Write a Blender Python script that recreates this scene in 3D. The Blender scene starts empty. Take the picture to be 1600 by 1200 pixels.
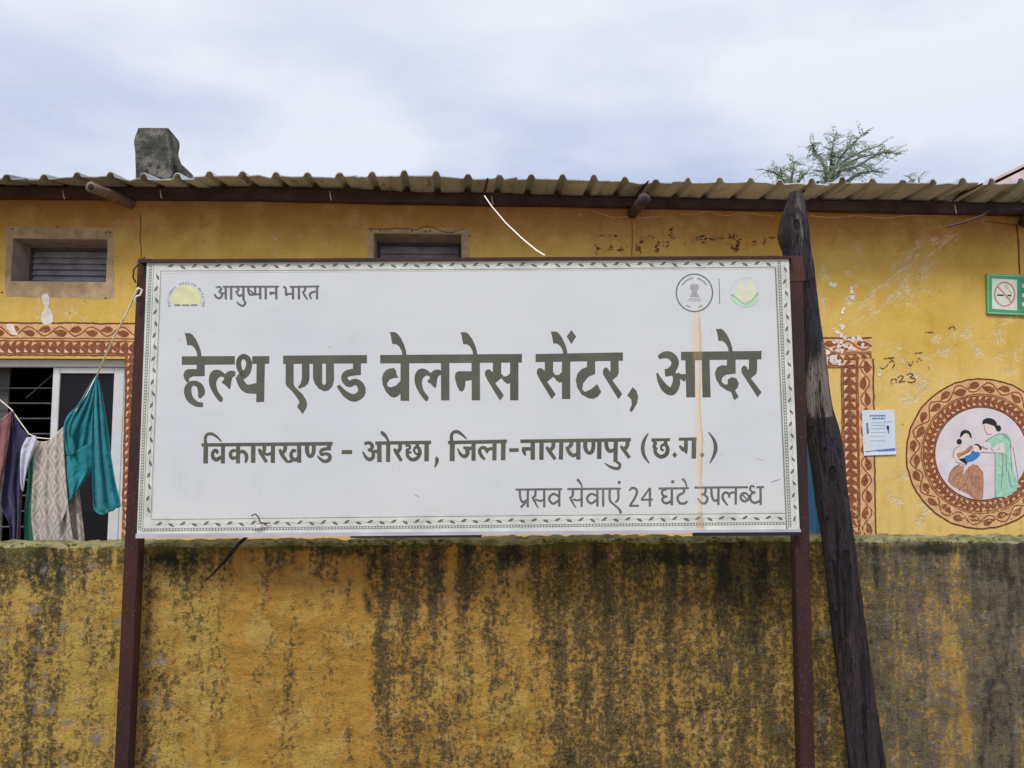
import bpy, bmesh, math, random
from mathutils import Vector, Matrix, noise as mnoise
from mathutils.geometry import tessellate_polygon

# ------------------------------------------------------------------ camera
SC = bpy.context.scene
F = 1400.0                                   # focal length in photo pixels (1600 wide)
YAW, PITCH, ROLL = math.radians(3.4), math.radians(6.0), math.radians(0.26)
EYE = Vector((0.0, 0.0, 1.55))
cam_d = bpy.data.cameras.new('camera')
cam_d.sensor_width = 36.0
cam_d.lens = F / 1600 * 36
cam_d.clip_end = 500
cam = bpy.data.objects.new('camera', cam_d)
SC.collection.objects.link(cam)
fwd = Vector((math.sin(YAW) * math.cos(PITCH), math.cos(YAW) * math.cos(PITCH), math.sin(PITCH)))
rt = Vector((math.cos(YAW), -math.sin(YAW), 0))
up = rt.cross(fwd)
r2 = rt * math.cos(ROLL) - up * math.sin(ROLL)
u2 = up * math.cos(ROLL) + rt * math.sin(ROLL)
cam.matrix_world = Matrix(((r2.x, u2.x, -fwd.x, EYE.x), (r2.y, u2.y, -fwd.y, EYE.y), (r2.z, u2.z, -fwd.z, EYE.z), (0, 0, 0, 1)))
SC.camera = cam

# ------------------------------------------------------------------ world, sun, exposure
SUN_EL, SUN_AZ = math.radians(52), math.radians(-158)      # azimuth from +Y, clockwise; behind the camera, to the left
w = bpy.data.worlds.new('World'); SC.world = w; w.use_nodes = True
nt = w.node_tree; nt.nodes.clear()
def wn(t, **k):
    n = nt.nodes.new(t)
    for a, b in k.items(): setattr(n, a, b)
    return n
out = wn('ShaderNodeOutputWorld'); bg = wn('ShaderNodeBackground'); bg.inputs[1].default_value = 0.1
sky = wn('ShaderNodeTexSky', sky_type='NISHITA', sun_disc=False, sun_elevation=SUN_EL, sun_rotation=SUN_AZ % (2 * math.pi), dust_density=2.0)
tc = wn('ShaderNodeTexCoord'); mp = wn('ShaderNodeMapping'); mp.inputs['Scale'].default_value = (1, 1, 2.6)
no = wn('ShaderNodeTexNoise'); no.inputs['Scale'].default_value = 3.2; no.inputs['Detail'].default_value = 5; no.inputs['Roughness'].default_value = .5
rp = wn('ShaderNodeValToRGB'); rp.color_ramp.elements[0].position = .38; rp.color_ramp.elements[1].position = .60
rp.color_ramp.elements[0].color = (4.9, 5.6, 7.5, 1); rp.color_ramp.elements[1].color = (7.6, 8.0, 8.9, 1)
sx = wn('ShaderNodeSeparateXYZ'); mr = wn('ShaderNodeMapRange')
mr.inputs['From Min'].default_value = .30; mr.inputs['From Max'].default_value = .62; mr.inputs['To Min'].default_value = 0; mr.inputs['To Max'].default_value = 1
mz = wn('ShaderNodeMix', data_type='RGBA'); mz.inputs['B'].default_value = (8.8, 9.1, 9.5, 1)
mx = wn('ShaderNodeMix', data_type='RGBA'); mx.inputs['Factor'].default_value = .92
L = nt.links.new
L(tc.outputs['Generated'], mp.inputs['Vector']); L(mp.outputs[0], no.inputs['Vector']); L(no.outputs[0], rp.inputs[0])
L(tc.outputs['Generated'], sx.inputs[0]); L(sx.outputs['Z'], mr.inputs['Value'])
L(mr.outputs[0], mz.inputs['Factor']); L(rp.outputs[0], mz.inputs['A'])
L(sky.outputs[0], mx.inputs['A']); L(mz.outputs['Result'], mx.inputs['B']); L(mx.outputs['Result'], bg.inputs[0]); L(bg.outputs[0], out.inputs[0])
sd = bpy.data.lights.new('sun', 'SUN'); sd.energy = 2.35; sd.angle = math.radians(15); sd.color = (1, .965, .90)
sun = bpy.data.objects.new('sun', sd); SC.collection.objects.link(sun)
sv = Vector((math.sin(SUN_AZ) * math.cos(SUN_EL), math.cos(SUN_AZ) * math.cos(SUN_EL), math.sin(SUN_EL)))
sun.rotation_euler = sv.to_track_quat('Z', 'Y').to_euler(); sun.location = (0, 0, 12)
SC.view_settings.view_transform = 'Standard'; SC.view_settings.look = 'None'
SC.view_settings.exposure = 0.12; SC.view_settings.gamma = 1.0; SC.view_settings.use_curve_mapping = False

# ------------------------------------------------------------------ measuring: where a sight line meets a real plane
YB, YW, DS = 6.6, 4.45, 4.2                   # building front, garden wall front, sign face distance
FH = Vector((math.sin(YAW), math.cos(YAW), 0))
def ray(px, py): return (fwd + r2 * ((px - 800) / F) - u2 * ((py - 600) / F))
def B(px, py, Y=YB):
    d = ray(px, py); return EYE + d * (Y / d.y)
def S(px, py, off=0.0):
    d = ray(px, py); return EYE + d * ((DS + off) / d.dot(FH))
def G(px, py, Y):                              # same as B, any depth
    return B(px, py, Y)
random.seed(7)

# ------------------------------------------------------------------ object helpers
COL = SC.collection
LOC = {}
def prop(o, label=None, cat=None, group=None, kind=None):
    if label: o['label'] = label
    if cat: o['category'] = cat
    if group: o['group'] = group
    if kind: o['kind'] = kind
    return o
def empty(name, loc, label, cat, group=None):
    o = bpy.data.objects.new(name, None); COL.objects.link(o); o.location = loc; o.empty_display_size = .1
    LOC[o] = Vector(loc); return prop(o, label, cat, group)
def link(name, me, mat, parent=None, base=None, smooth=False):
    """mesh in world coordinates -> one object, child of parent or standing at base"""
    if mat: me.materials.append(mat)
    if smooth:
        for p in me.polygons: p.use_smooth = True
    o = bpy.data.objects.new(name, me); COL.objects.link(o)
    if parent is not None:
        o.parent = parent
        pl = LOC.get(parent, Vector()); o.location = -pl
        LOC[o] = Vector()
    else:
        if base is None:
            xs = [v.co for v in me.vertices]
            base = Vector(((min(c.x for c in xs) + max(c.x for c in xs)) / 2, (min(c.y for c in xs) + max(c.y for c in xs)) / 2, min(c.z for c in xs)))
        me.transform(Matrix.Translation(-Vector(base))); o.location = base; LOC[o] = Vector(base)
    return o
def mesh(vs, fs, name='m'):
    me = bpy.data.meshes.new(name); me.from_pydata([tuple(v) for v in vs], [], fs); me.update(); return me
def bmm(bm, name='m'):
    me = bpy.data.meshes.new(name); bmesh.ops.recalc_face_normals(bm, faces=bm.faces); bm.to_mesh(me); bm.free(); return me
def box_bm(bm, a, b, bev=0):
    a, b = Vector(a), Vector(b); c = (a + b) / 2; s = b - a
    r = bmesh.ops.create_cube(bm, size=1, matrix=Matrix.Translation(c) @ Matrix.Diagonal((abs(s.x), abs(s.y), abs(s.z), 1)))
    if bev:
        es = list({e for v in r['verts'] for e in v.link_edges})
        bmesh.ops.bevel(bm, geom=es, offset=bev, segments=2, affect='EDGES')
def box(name, a, b, mat, parent=None, bev=0, **k):
    bm = bmesh.new(); box_bm(bm, a, b, bev); return link(name, bmm(bm), mat, parent, **k)
def tube_me(pts, rad, seg=10, jit=0.0, seed=0, cap=True):
    pts = [Vector(p) for p in pts]; n = len(pts)
    if not isinstance(rad, (list, tuple)): rad = [rad] * n
    vs, fs = [], []; ref = None
    for i, p in enumerate(pts):
        t = (pts[min(i + 1, n - 1)] - pts[max(i - 1, 0)]).normalized()
        if ref is None: ref = Vector((0, 0, 1)) if abs(t.z) < .9 else Vector((0, 1, 0))
        a = t.cross(ref).normalized(); b = t.cross(a).normalized(); ref = a.cross(t)
        for k in range(seg):
            an = 2 * math.pi * k / seg; r = rad[i]
            if jit: r *= 1 + jit * mnoise.noise(Vector((math.cos(an) * 1.3 + seed, math.sin(an) * 1.3, i * .35)))
            vs.append(p + a * math.cos(an) * r + b * math.sin(an) * r)
    for i in range(n - 1):
        for k in range(seg):
            k2 = (k + 1) % seg; fs.append((i * seg + k, i * seg + k2, (i + 1) * seg + k2, (i + 1) * seg + k))
    if cap: fs.append(tuple(range(seg))[::-1]); fs.append(tuple((n - 1) * seg + k for k in range(seg)))
    return mesh(vs, fs)
def tube(name, pts, rad, mat, parent=None, seg=10, **k):
    jit = k.pop('jit', 0); sd_ = k.pop('seed', 0)
    return link(name, tube_me(pts, rad, seg, jit, sd_), mat, parent, smooth=True, **k)
def catmull(pts, sub=6, closed=False):
    n = len(pts); out_ = []
    if n < 3 and not closed: return [tuple(p) for p in pts]
    rng = range(n) if closed else range(n - 1)
    for i in rng:
        P = [pts[(i + j) % n] if closed else pts[max(0, min(n - 1, i + j))] for j in (-1, 0, 1, 2)]
        for s in range(sub):
            t = s / sub
            out_.append(tuple(.5 * (2 * b + (c - a) * t + (2 * a - 5 * b + 4 * c - d) * t * t + (3 * b - a - 3 * c + d) * t ** 3) for a, b, c, d in zip(*P)))
    if not closed: out_.append(tuple(pts[-1]))
    return out_
class Ink:
    """flat paint / print on a plane: coordinates are (x, y) of pmap"""
    def __init__(s, pmap, nrm, off=.0015): s.m, s.n, s.off, s.k = pmap, Vector(nrm), off, 0; s.d = {}; s.T = (0, 0, 1); s.g = 0
    def frame(s, ox, oy, sc): s.T = (ox, oy, sc)
    def _p(s, x, y): return s.m(s.T[0] + x / s.T[2], s.T[1] + y / s.T[2])
    def poly(s, key, pts, smooth=False, dx=0, dy=0, lift=0):
        pts = [(x + dx, y + dy) for x, y in pts]
        if smooth: pts = catmull(pts, 5, True)
        s.k += 1; h = s.off + lift + .000015 * (s.k % 12)
        P = [s._p(x, y) for x, y in pts]; vs, fs = s.d.setdefault((s.g, key), ([], []))
        tri = tessellate_polygon([[Vector((x, y, 0)) for x, y in pts]]); b = len(vs)
        vs.extend(p + s.n * h for p in P); fs.extend(tuple(b + i for i in t) for t in tri)
    def rib(s, key, pts, wd=None, smooth=True, dx=0, dy=0, lift=0, rnd=False):
        """pts: (x, y, width) or (x, y) with wd"""
        pts = [(p[0] + dx, p[1] + dy, p[2] if len(p) > 2 else wd) for p in pts]
        if smooth and len(pts) > 2: pts = catmull(pts, 5)
        s.k += 1; h = s.off + lift + .000015 * (s.k % 12)
        vs, fs = s.d.setdefault((s.g, key), ([], [])); b = len(vs); n = len(pts)
        for i, (x, y, wv) in enumerate(pts):
            a, c = pts[max(0, i - 1)], pts[min(n - 1, i + 1)]
            tx, ty = c[0] - a[0], c[1] - a[1]; l = math.hypot(tx, ty) or 1; nx, ny = -ty / l, tx / l
            vs.append(s._p(x + nx * wv / 2, y + ny * wv / 2) + s.n * h); vs.append(s._p(x - nx * wv / 2, y - ny * wv / 2) + s.n * h)
        for i in range(n - 1): fs.append((b + 2 * i, b + 2 * i + 1, b + 2 * i + 3, b + 2 * i + 2))
        if rnd:
            for e in (pts[0], pts[-1]): s.disc(key, e[0], e[1], e[2] / 2, seg=10)
    def disc(s, key, x, y, r, ry=None, seg=28, lift=0, smooth=False):
        ry = ry or r
        s.poly(key, [(x + r * math.cos(2 * math.pi * i / seg), y + ry * math.sin(2 * math.pi * i / seg)) for i in range(seg)], lift=lift)
    def new(s): s.g += 1
    def done(s, mats, parent, names, stuff=()):
        for (g_, key), (vs, fs) in s.d.items():
            o = link(names.get(key, key), mesh(vs, fs), mats[key], parent)
            if key in stuff: o['kind'] = 'stuff'

# ------------------------------------------------------------------ materials
class NT:
    def __init__(s, name):
        s.mat = bpy.data.materials.new(name); s.mat.use_nodes = True; s.t = s.mat.node_tree
        s.b = s.t.nodes['Principled BSDF']; s.geo = s.t.nodes.new('ShaderNodeNewGeometry'); s.pos = s.geo.outputs['Position']
        s.sx = s.t.nodes.new('ShaderNodeSeparateXYZ'); s.t.links.new(s.pos, s.sx.inputs[0]); s.X, s.Y, s.Z = s.sx.outputs
        s.b.inputs['Roughness'].default_value = .85
        s.b.inputs['Specular IOR Level'].default_value = .3
    def set(s, sock, v):
        if isinstance(v, bpy.types.NodeSocket): s.t.links.new(v, sock)
        elif isinstance(v, (tuple, list)): sock.default_value = (*v, 1) if len(v) == 3 and sock.type == 'RGBA' else v
        else: sock.default_value = v
    def math(s, op, a, b=0.0, clamp=False):
        n = s.t.nodes.new('ShaderNodeMath'); n.operation = op; n.use_clamp = clamp; s.set(n.inputs[0], a); s.set(n.inputs[1], b); return n.outputs[0]
    def vec(s, sc=(1, 1, 1)):
        n = s.t.nodes.new('ShaderNodeMapping'); s.t.links.new(s.pos, n.inputs[0]); n.inputs['Scale'].default_value = sc; return n.outputs[0]
    def noise(s, scale, detail=4, rough=.55, sc=None, dist=0):
        n = s.t.nodes.new('ShaderNodeTexNoise'); n.inputs['Scale'].default_value = scale; n.inputs['Detail'].default_value = detail
        n.inputs['Roughness'].default_value = rough; n.inputs['Distortion'].default_value = dist
        s.t.links.new(s.vec(sc) if sc else s.pos, n.inputs['Vector']); return n.outputs[0]
    def rng(s, v, a, b, lo=0.0, hi=1.0, soft=True):
        n = s.t.nodes.new('ShaderNodeMapRange'); s.set(n.inputs['Value'], v); n.interpolation_type = 'SMOOTHSTEP' if soft else 'LINEAR'
        for k_, x in zip(('From Min', 'From Max', 'To Min', 'To Max'), (a, b, lo, hi)): n.inputs[k_].default_value = x
        return n.outputs[0]
    def mix(s, f, a, b, mode='MIX'):
        n = s.t.nodes.new('ShaderNodeMix'); n.data_type = 'RGBA'; n.blend_type = mode; s.set(n.inputs['Factor'], f); s.set(n.inputs['A'], a); s.set(n.inputs['B'], b); return n.outputs['Result']
    def ramp(s, v, stops):
        n = s.t.nodes.new('ShaderNodeValToRGB'); s.set(n.inputs[0], v); e = n.color_ramp.elements
        while len(e) < len(stops): e.new(.5)
        for el, (p, c) in zip(e, stops): el.position = p; el.color = (c, c, c, 1) if isinstance(c, (int, float)) else (*c, 1)
        return n.outputs[0]
    def blob(s, x, z, rx, rz, rot=0.0):
        """1 inside an ellipse in the XZ plane, falling to 0"""
        dx, dz = s.math('SUBTRACT', s.X, x), s.math('SUBTRACT', s.Z, z)
        c, q = math.cos(rot), math.sin(rot)
        a = s.math('ADD', s.math('MULTIPLY', dx, c / rx), s.math('MULTIPLY', dz, q / rx))
        b = s.math('ADD', s.math('MULTIPLY', dx, -q / rz), s.math('MULTIPLY', dz, c / rz))
        d = s.math('ADD', s.math('MULTIPLY', a, a), s.math('MULTIPLY', b, b))
        return s.math('SUBTRACT', 1.0, d, True)
    def bump(s, h, strength=.3, dist=.01):
        n = s.t.nodes.new('ShaderNodeBump'); n.inputs['Strength'].default_value = strength; n.inputs['Distance'].default_value = dist
        s.t.links.new(h, n.inputs['Height']); s.t.links.new(n.outputs[0], s.b.inputs['Normal'])
    def col(s, c): s.set(s.b.inputs['Base Color'], c); return s
def simple(name, c, rough=.8, var=.15, scale=20, metal=0, bump=.1, spec=.3, bd=.004):
    n = NT(name); v = n.noise(scale, 4); f = n.rng(v, .3, .7, 1 - var, 1 + var, False)
    m = n.mix(1.0, c, f, 'MULTIPLY'); n.col(m); n.b.inputs['Roughness'].default_value = rough; n.b.inputs['Metallic'].default_value = metal
    n.b.inputs['Specular IOR Level'].default_value = spec
    if bump: n.bump(n.noise(scale * 4, 3), bump, bd)
    return n.mat

def wall_colour(n):
    big = n.noise(1.3, 5, .6); med = n.noise(7, 6, .65); fine = n.noise(60, 4, .6); strk = n.noise(4, 6, .6, (2.2, 1, .35))
    c = n.mix(n.rng(big, .35, .65), (.575, .365, .070), (.65, .44, .11))
    # sun-bleached lower storey, rust-tinted top band; eave shade is painted in too
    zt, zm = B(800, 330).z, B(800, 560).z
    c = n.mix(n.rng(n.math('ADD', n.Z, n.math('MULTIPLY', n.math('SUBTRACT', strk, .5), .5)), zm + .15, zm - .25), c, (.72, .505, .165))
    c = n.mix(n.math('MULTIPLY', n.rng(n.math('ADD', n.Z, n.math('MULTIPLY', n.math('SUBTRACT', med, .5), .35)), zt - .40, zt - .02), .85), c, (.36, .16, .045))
    # vertical dull streaks
    c = n.mix(n.math('MULTIPLY', n.rng(strk, .52, .72), .35), c, (.46, .27, .05))
    c = n.mix(n.math('MULTIPLY', n.rng(fine, .56, .75), .28), c, (.42, .25, .06))
    # whitish scuffed patches where the wash has worn off
    da = n.math('ADD', n.math('MULTIPLY', n.X, .78), n.math('MULTIPLY', n.Z, .62)); db = n.math('ADD', n.math('MULTIPLY', n.X, -.62), n.math('MULTIPLY', n.Z, .78))
    cb = n.t.nodes.new('ShaderNodeCombineXYZ'); n.set(cb.inputs[0], n.math('MULTIPLY', da, 5.0)); n.set(cb.inputs[1], n.math('MULTIPLY', db, 17.0))
    dg = n.t.nodes.new('ShaderNodeTexNoise'); n.t.links.new(cb.outputs[0], dg.inputs['Vector']); dg.inputs['Scale'].default_value = 1.0; dg.inputs['Detail'].default_value = 8; dg.inputs['Roughness'].default_value = .7
    pd = B(1415, 430); diag = n.math('MULTIPLY', n.blob(pd.x, pd.z, .62, .17, .66), n.math('MULTIPLY', n.rng(dg.outputs[0], .49, .62), n.rng(fine, .30, .52)))
    m = n.math('MULTIPLY', n.rng(med, .50, .64), n.rng(fine, .36, .58))
    spots = None
    for (px, py, rx, rz, rot) in ((1440, 400, .42, .13, .7), (1335, 470, .17, .5, 0), (1420, 465, .25, .12, .4), (1300, 450, .1, .3, 0), (1330, 560, .2, .25, .2), (1480, 540, .3, .12, .2),
                                  (1400, 590, .4, .3, .1), (1405, 740, .16, .42, .15), (1415, 800, .22, .16, 0), (70, 470, .09, .2, 0), (95, 505, .2, .15, 0), (430, 385, .05, .1, 0), (905, 355, .04, .12, 0), (1550, 560, .25, .2, 0), (1560, 520, .3, .25, 0)):
        p = B(px, py); bl = n.blob(p.x, p.z, rx, rz, rot); spots = bl if spots is None else n.math('MAXIMUM', spots, bl)
    wm = n.math('MAXIMUM', n.math('MULTIPLY', n.math('MULTIPLY', spots, 2.6, True), m), n.math('MULTIPLY', diag, 1.5, True))
    c = n.mix(n.math('MULTIPLY', wm, 1.0, True), c, (.72, .60, .38))
    sp = n.noise(34, 5, .7); c = n.mix(n.math('MULTIPLY', n.rng(sp, .64, .70), n.rng(n.Z, zm + .1, zm - .3, .15, .75)), c, (.78, .68, .42))
    sp2 = n.noise(26, 3, .6, (1.2, 1, .9)); c = n.mix(n.math('MULTIPLY', n.rng(sp2, .69, .73), .7), c, (.22, .12, .03))
    bl_ = n.noise(3.1, 7, .7); c = n.mix(n.math('MULTIPLY', n.rng(bl_, .48, .64), .24), c, (.74, .53, .21)); c = n.mix(n.math('MULTIPLY', n.rng(bl_, .48, .34), .22), c, (.45, .25, .045))
    ed = n.noise(5.5, 8, .72, (1, 1, .8)); c = n.mix(n.rng(n.math('ABSOLUTE', n.math('SUBTRACT', ed, .53)), .0, .006, .45, 0), c, (.36, .22, .06))
    med = n.math('ADD', med, n.math('MULTIPLY', wm, -.9))
    return c, med, fine
def wall_mat():
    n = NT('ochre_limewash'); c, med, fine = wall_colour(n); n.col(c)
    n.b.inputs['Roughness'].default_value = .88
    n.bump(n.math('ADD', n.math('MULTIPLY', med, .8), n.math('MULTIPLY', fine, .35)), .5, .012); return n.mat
def mural(name, colr, wear=.5, var=.2):
    """brush paint that has flaked back to the wash of the wall"""
    n = NT(name); c, med, fine = wall_colour(n)
    f = n.noise(45, 5, .7); a = n.rng(n.noise(22, 6, .7), .3, .7, 1 - var * 1.6, 1 + var * 1.5, False)
    pc = n.mix(1.0, colr, a, 'MULTIPLY')
    zb = B(800, 760).z
    m = n.rng(n.math('ADD', f, n.rng(n.Z, zb + .1, zb - .35, 0, .07)), wear + .09, wear + .18, 0, .9)
    n.col(n.mix(m, pc, n.mix(.4, c, (.78, .6, .38)))); n.bump(n.math('ADD', n.math('MULTIPLY', med, .8), n.math('MULTIPLY', fine, .35)), .5, .012)
    return n.mat

M = {}
M['wall'] = wall_mat()
M['red'] = mural('red_oxide_paint', (.235, .078, .032), .50)
M['dark_red'] = mural('dark_oxide_line', (.15, .052, .018), .55)
M['peach'] = mural('peach_paint', (.66, .39, .19), .52)
M['pink'] = mural('pink_paint', (.72, .50, .40), .6, .1)
M['mural_white'] = simple('white_mural_paint', (.66, .61, .66), .8, .08, 9, bump=.3)
M['hair'] = simple('black_mural_paint', (.02, .022, .028), .7, .2, 30)
M['outline'] = simple('grey_brush_line', (.13, .12, .15), .8, .3, 40)
M['green_p'] = simple('sea_green_mural_paint', (.33, .60, .46), .8, .2, 30)
M['blue_p'] = simple('blue_mural_paint', (.045, .20, .52), .8, .2, 30)
M['brown_p'] = simple('brown_mural_paint', (.46, .23, .14), .8, .25, 40)
M['skin_p'] = simple('pale_mural_paint', (.72, .62, .60), .8, .08, 30)
M['graf'] = mural('brown_graffiti', (.14, .05, .02), .42)
M['cement'] = simple('bare_grey_cement', (.42, .31, .19), .9, .25, 14, bump=.4)
M['cement2'] = simple('dull_cement_reveal', (.40, .33, .29), .9, .25, 10, bump=.4)
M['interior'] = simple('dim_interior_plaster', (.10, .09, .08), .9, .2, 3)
M['white_alu'] = simple('white_window_aluminium', (.62, .63, .66), .45, .06, 12, bump=.05, spec=.5)
M['rod'] = simple('grey_painted_iron_bar', (.09, .09, .10), .6, .2, 30)
M['louvre'] = simple('dusty_louvre_glass', (.36, .35, .40), .35, .35, 9, spec=.5)
M['blue_door'] = simple('blue_door_paint', (.02, .085, .16), .6, .2, 9)
M['beam'] = simple('dark_weathered_timber', (.070, .044, .052), .8, .4, 7, bump=.4)
M['log'] = simple('grey_brown_log', (.17, .12, .10), .85, .4, 12, bump=.6)
M['log_end'] = simple('dark_log_end', (.03, .02, .02), .9, .3, 30)
M['wire'] = simple('dark_binding_wire', (.03, .028, .03), .6, .2, 30)
M['rope'] = simple('cream_cord', (.85, .80, .70), .9, .15, 60)
M['moss'] = simple('green_moss', (.10, .12, .02), .95, .5, 40, bump=.6)
M['poster_paper'] = simple('pale_blue_paper', (.60, .68, .78), .6, .05, 20, bump=.05)
M['poster_ink'] = simple('blue_print', (.10, .20, .42), .6, .1, 20, bump=0)
M['poster_dark'] = simple('dark_blue_print', (.02, .045, .10), .6, .1, 20, bump=0)
M['poster_pale'] = simple('pale_print', (.42, .52, .66), .6, .1, 20, bump=0)
M['sign_green'] = simple('green_sign_enamel', (.045, .30, .15), .4, .12, 18, bump=.05, spec=.5)
M['sign_light'] = simple('pale_sign_print', (.62, .68, .60), .45, .08, 20, bump=0)
M['sign_rim'] = simple('faded_green_rim', (.30, .46, .26), .5, .1, 20, bump=0)
M['sign_red'] = simple('faded_red_print', (.52, .22, .20), .5, .2, 30, bump=0)
M['black_ink'] = simple('black_print', (.02, .02, .02), .5, .1, 20, bump=0)
M['smoke'] = simple('olive_print', (.38, .38, .2), .5, .1, 20, bump=0)
M['neigh_wall'] = simple('faded_pink_plaster', (.6, .5, .5), .9, .2, 4)
M['neigh_roof'] = simple('faded_red_roof_sheet', (.62, .48, .46), .8, .25, 4)

def sheet_mat():
    n = NT('fibre_cement_sheet'); a = n.noise(3, 6, .65, (1, .4, 1)); f = n.noise(40, 5, .7)
    c = n.mix(n.rng(a, .35, .7), (.56, .60, .70), (.35, .38, .44)); c = n.mix(n.math('MULTIPLY', n.rng(f, .5, .7), .4), c, (.17, .16, .14))
    xl = B(180, 285, 6.2).x
    c = n.mix(n.rng(n.X, xl + .9, xl - .6, 0, .6), c, (.21, .225, .20))
    st = n.noise(9, 6, .7, (1.2, .25, 1)); c = n.mix(n.rng(st, .54, .66, 0, .65), c, (.13, .115, .09)); rs = n.noise(4, 5, .6); c = n.mix(n.rng(rs, .60, .70, 0, .3), c, (.26, .17, .10))
    i_ = n.t.nodes.new('ShaderNodeObjectInfo'); c = n.mix(1.0, c, n.rng(i_.outputs['Random'], 0, 1, .78, 1.1, False), 'MULTIPLY')
    n.col(c); n.bump(f, .5, .006); return n.mat
M['sheet'] = sheet_mat()

def rust_mat(name='brown_red_oxide_steel', c1=(.045, .015, .014), c2=(.024, .012, .014)):
    n = NT(name); a = n.noise(5, 5, .6, (1, 1, .4)); f = n.noise(70, 4, .7)
    c = n.mix(n.rng(a, .35, .65), c1, c2); c = n.mix(n.math('MULTIPLY', n.rng(f, .58, .72), .6), c, (.20, .085, .04))
    n.col(c); n.b.inputs['Roughness'].default_value = .55; n.bump(f, .2, .002); return n.mat
M['post'] = rust_mat()
M['gap_shade_black'] = simple('gap_shade_black', (.015, .014, .016), .6, .2, 20)  # near-black standing in for the shaded gap below the board

def drip(n, base, amt, colr):
    """brown rust run down the sign face below the seal"""
    t, b_ = S(1089, 500), S(1095, 830)
    wob = n.math('MULTIPLY', n.math('SUBTRACT', n.noise(6, 3), .5), .02)
    x = n.math('ADD', n.math('SUBTRACT', n.X, (t.x + b_.x) / 2), wob)
    x = n.math('SUBTRACT', x, n.math('MULTIPLY', n.math('SUBTRACT', n.Z, (t.z + b_.z) / 2), (t.x - b_.x) / (t.z - b_.z)))
    wn_ = n.noise(7, 5, .6, (.3, 1, 1)); x = n.math('ADD', x, n.math('MULTIPLY', n.math('SUBTRACT', wn_, .5), .012)); x = n.math('DIVIDE', x, n.rng(n.noise(3.1, 4, .6, (.2, 1, 1)), .35, .65, .65, 1.35)); core = n.rng(n.math('ABSOLUTE', x), .008, .026, 1, 0); edge = n.rng(n.math('ABSOLUTE', n.math('SUBTRACT', x, .009)), 0, .005, .6, 0)
    zt = S(1089, 480).z; v = n.rng(n.Z, zt + .06, zt - .12)
    brk = n.rng(n.noise(3, 3, .5, (1, 1, 2)), .3, .55, .6, 1)
    c = n.mix(n.math('MULTIPLY', n.math('MULTIPLY', core, v), n.math('MULTIPLY', brk, amt)), base, colr)
    return n.mix(n.math('MULTIPLY', n.math('MULTIPLY', edge, v), n.math('MULTIPLY', brk, amt * 1.3)), c, (.38, .24, .10))
def vinyl():
    n = NT('sign_vinyl'); a = n.noise(1.6, 4, .5); f = n.noise(9, 5, .6, (1, 1, .5))
    c = n.mix(n.rng(a, .3, .7), (.55, .59, .645), (.60, .63, .665))
    zb = S(720, 830).z
    c = n.mix(n.math('MULTIPLY', n.rng(n.math('ADD', n.Z, n.math('MULTIPLY', f, .3)), zb + .5, zb + .1), .3), c, (.62, .61, .58))
    c = n.mix(n.math('MULTIPLY', n.rng(f, .6, .75), .12), c, (.40, .38, .34))
    sp = n.noise(55, 2, .5); c = n.mix(n.rng(sp, .74, .77, 0, .5), c, (.3, .26, .2))
    c = drip(n, c, .75, (.66, .53, .37)); n.col(c)
    n.b.inputs['Roughness'].default_value = .42; n.b.inputs['Specular IOR Level'].default_value = .35
    n.bump(n.math('ADD', n.noise(2.2, 2, .4), n.math('MULTIPLY', n.noise(4, 2, .4, (.6, 1, 1.2)), .3)), .5, .025); return n.mat
def ink(name, c0):
    n = NT(name); v = n.rng(n.noise(9, 4, .6), .3, .7, .85, 1.18, False); c = n.mix(1.0, c0, v, 'MULTIPLY')
    n.col(drip(n, c, .5, (.40, .27, .15))); n.b.inputs['Roughness'].default_value = .45; return n.mat
M['vinyl'] = vinyl()
M['ink'] = ink('faded_olive_ink', (.092, .096, .078))
M['ink_s'] = ink('faded_grey_ink', (.125, .13, .135))
M['leafink'] = ink('border_leaf_ink', (.12, .125, .12))
M['lineink'] = ink('border_line_ink', (.20, .22, .20))
M['pale'] = ink('border_pale_ground', (.56, .585, .565))
M['yel'] = ink('pale_yellow_emblem_ink', (.64, .67, .38))
M['grn'] = ink('pale_green_emblem_ink', (.42, .60, .46))
M['grn2'] = ink('green_emblem_ink', (.22, .42, .27))
M['trim'] = simple('lilac_grey_aluminium', (.43, .43, .50), .5, .15, 8, bump=.05, spec=.4)

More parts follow.
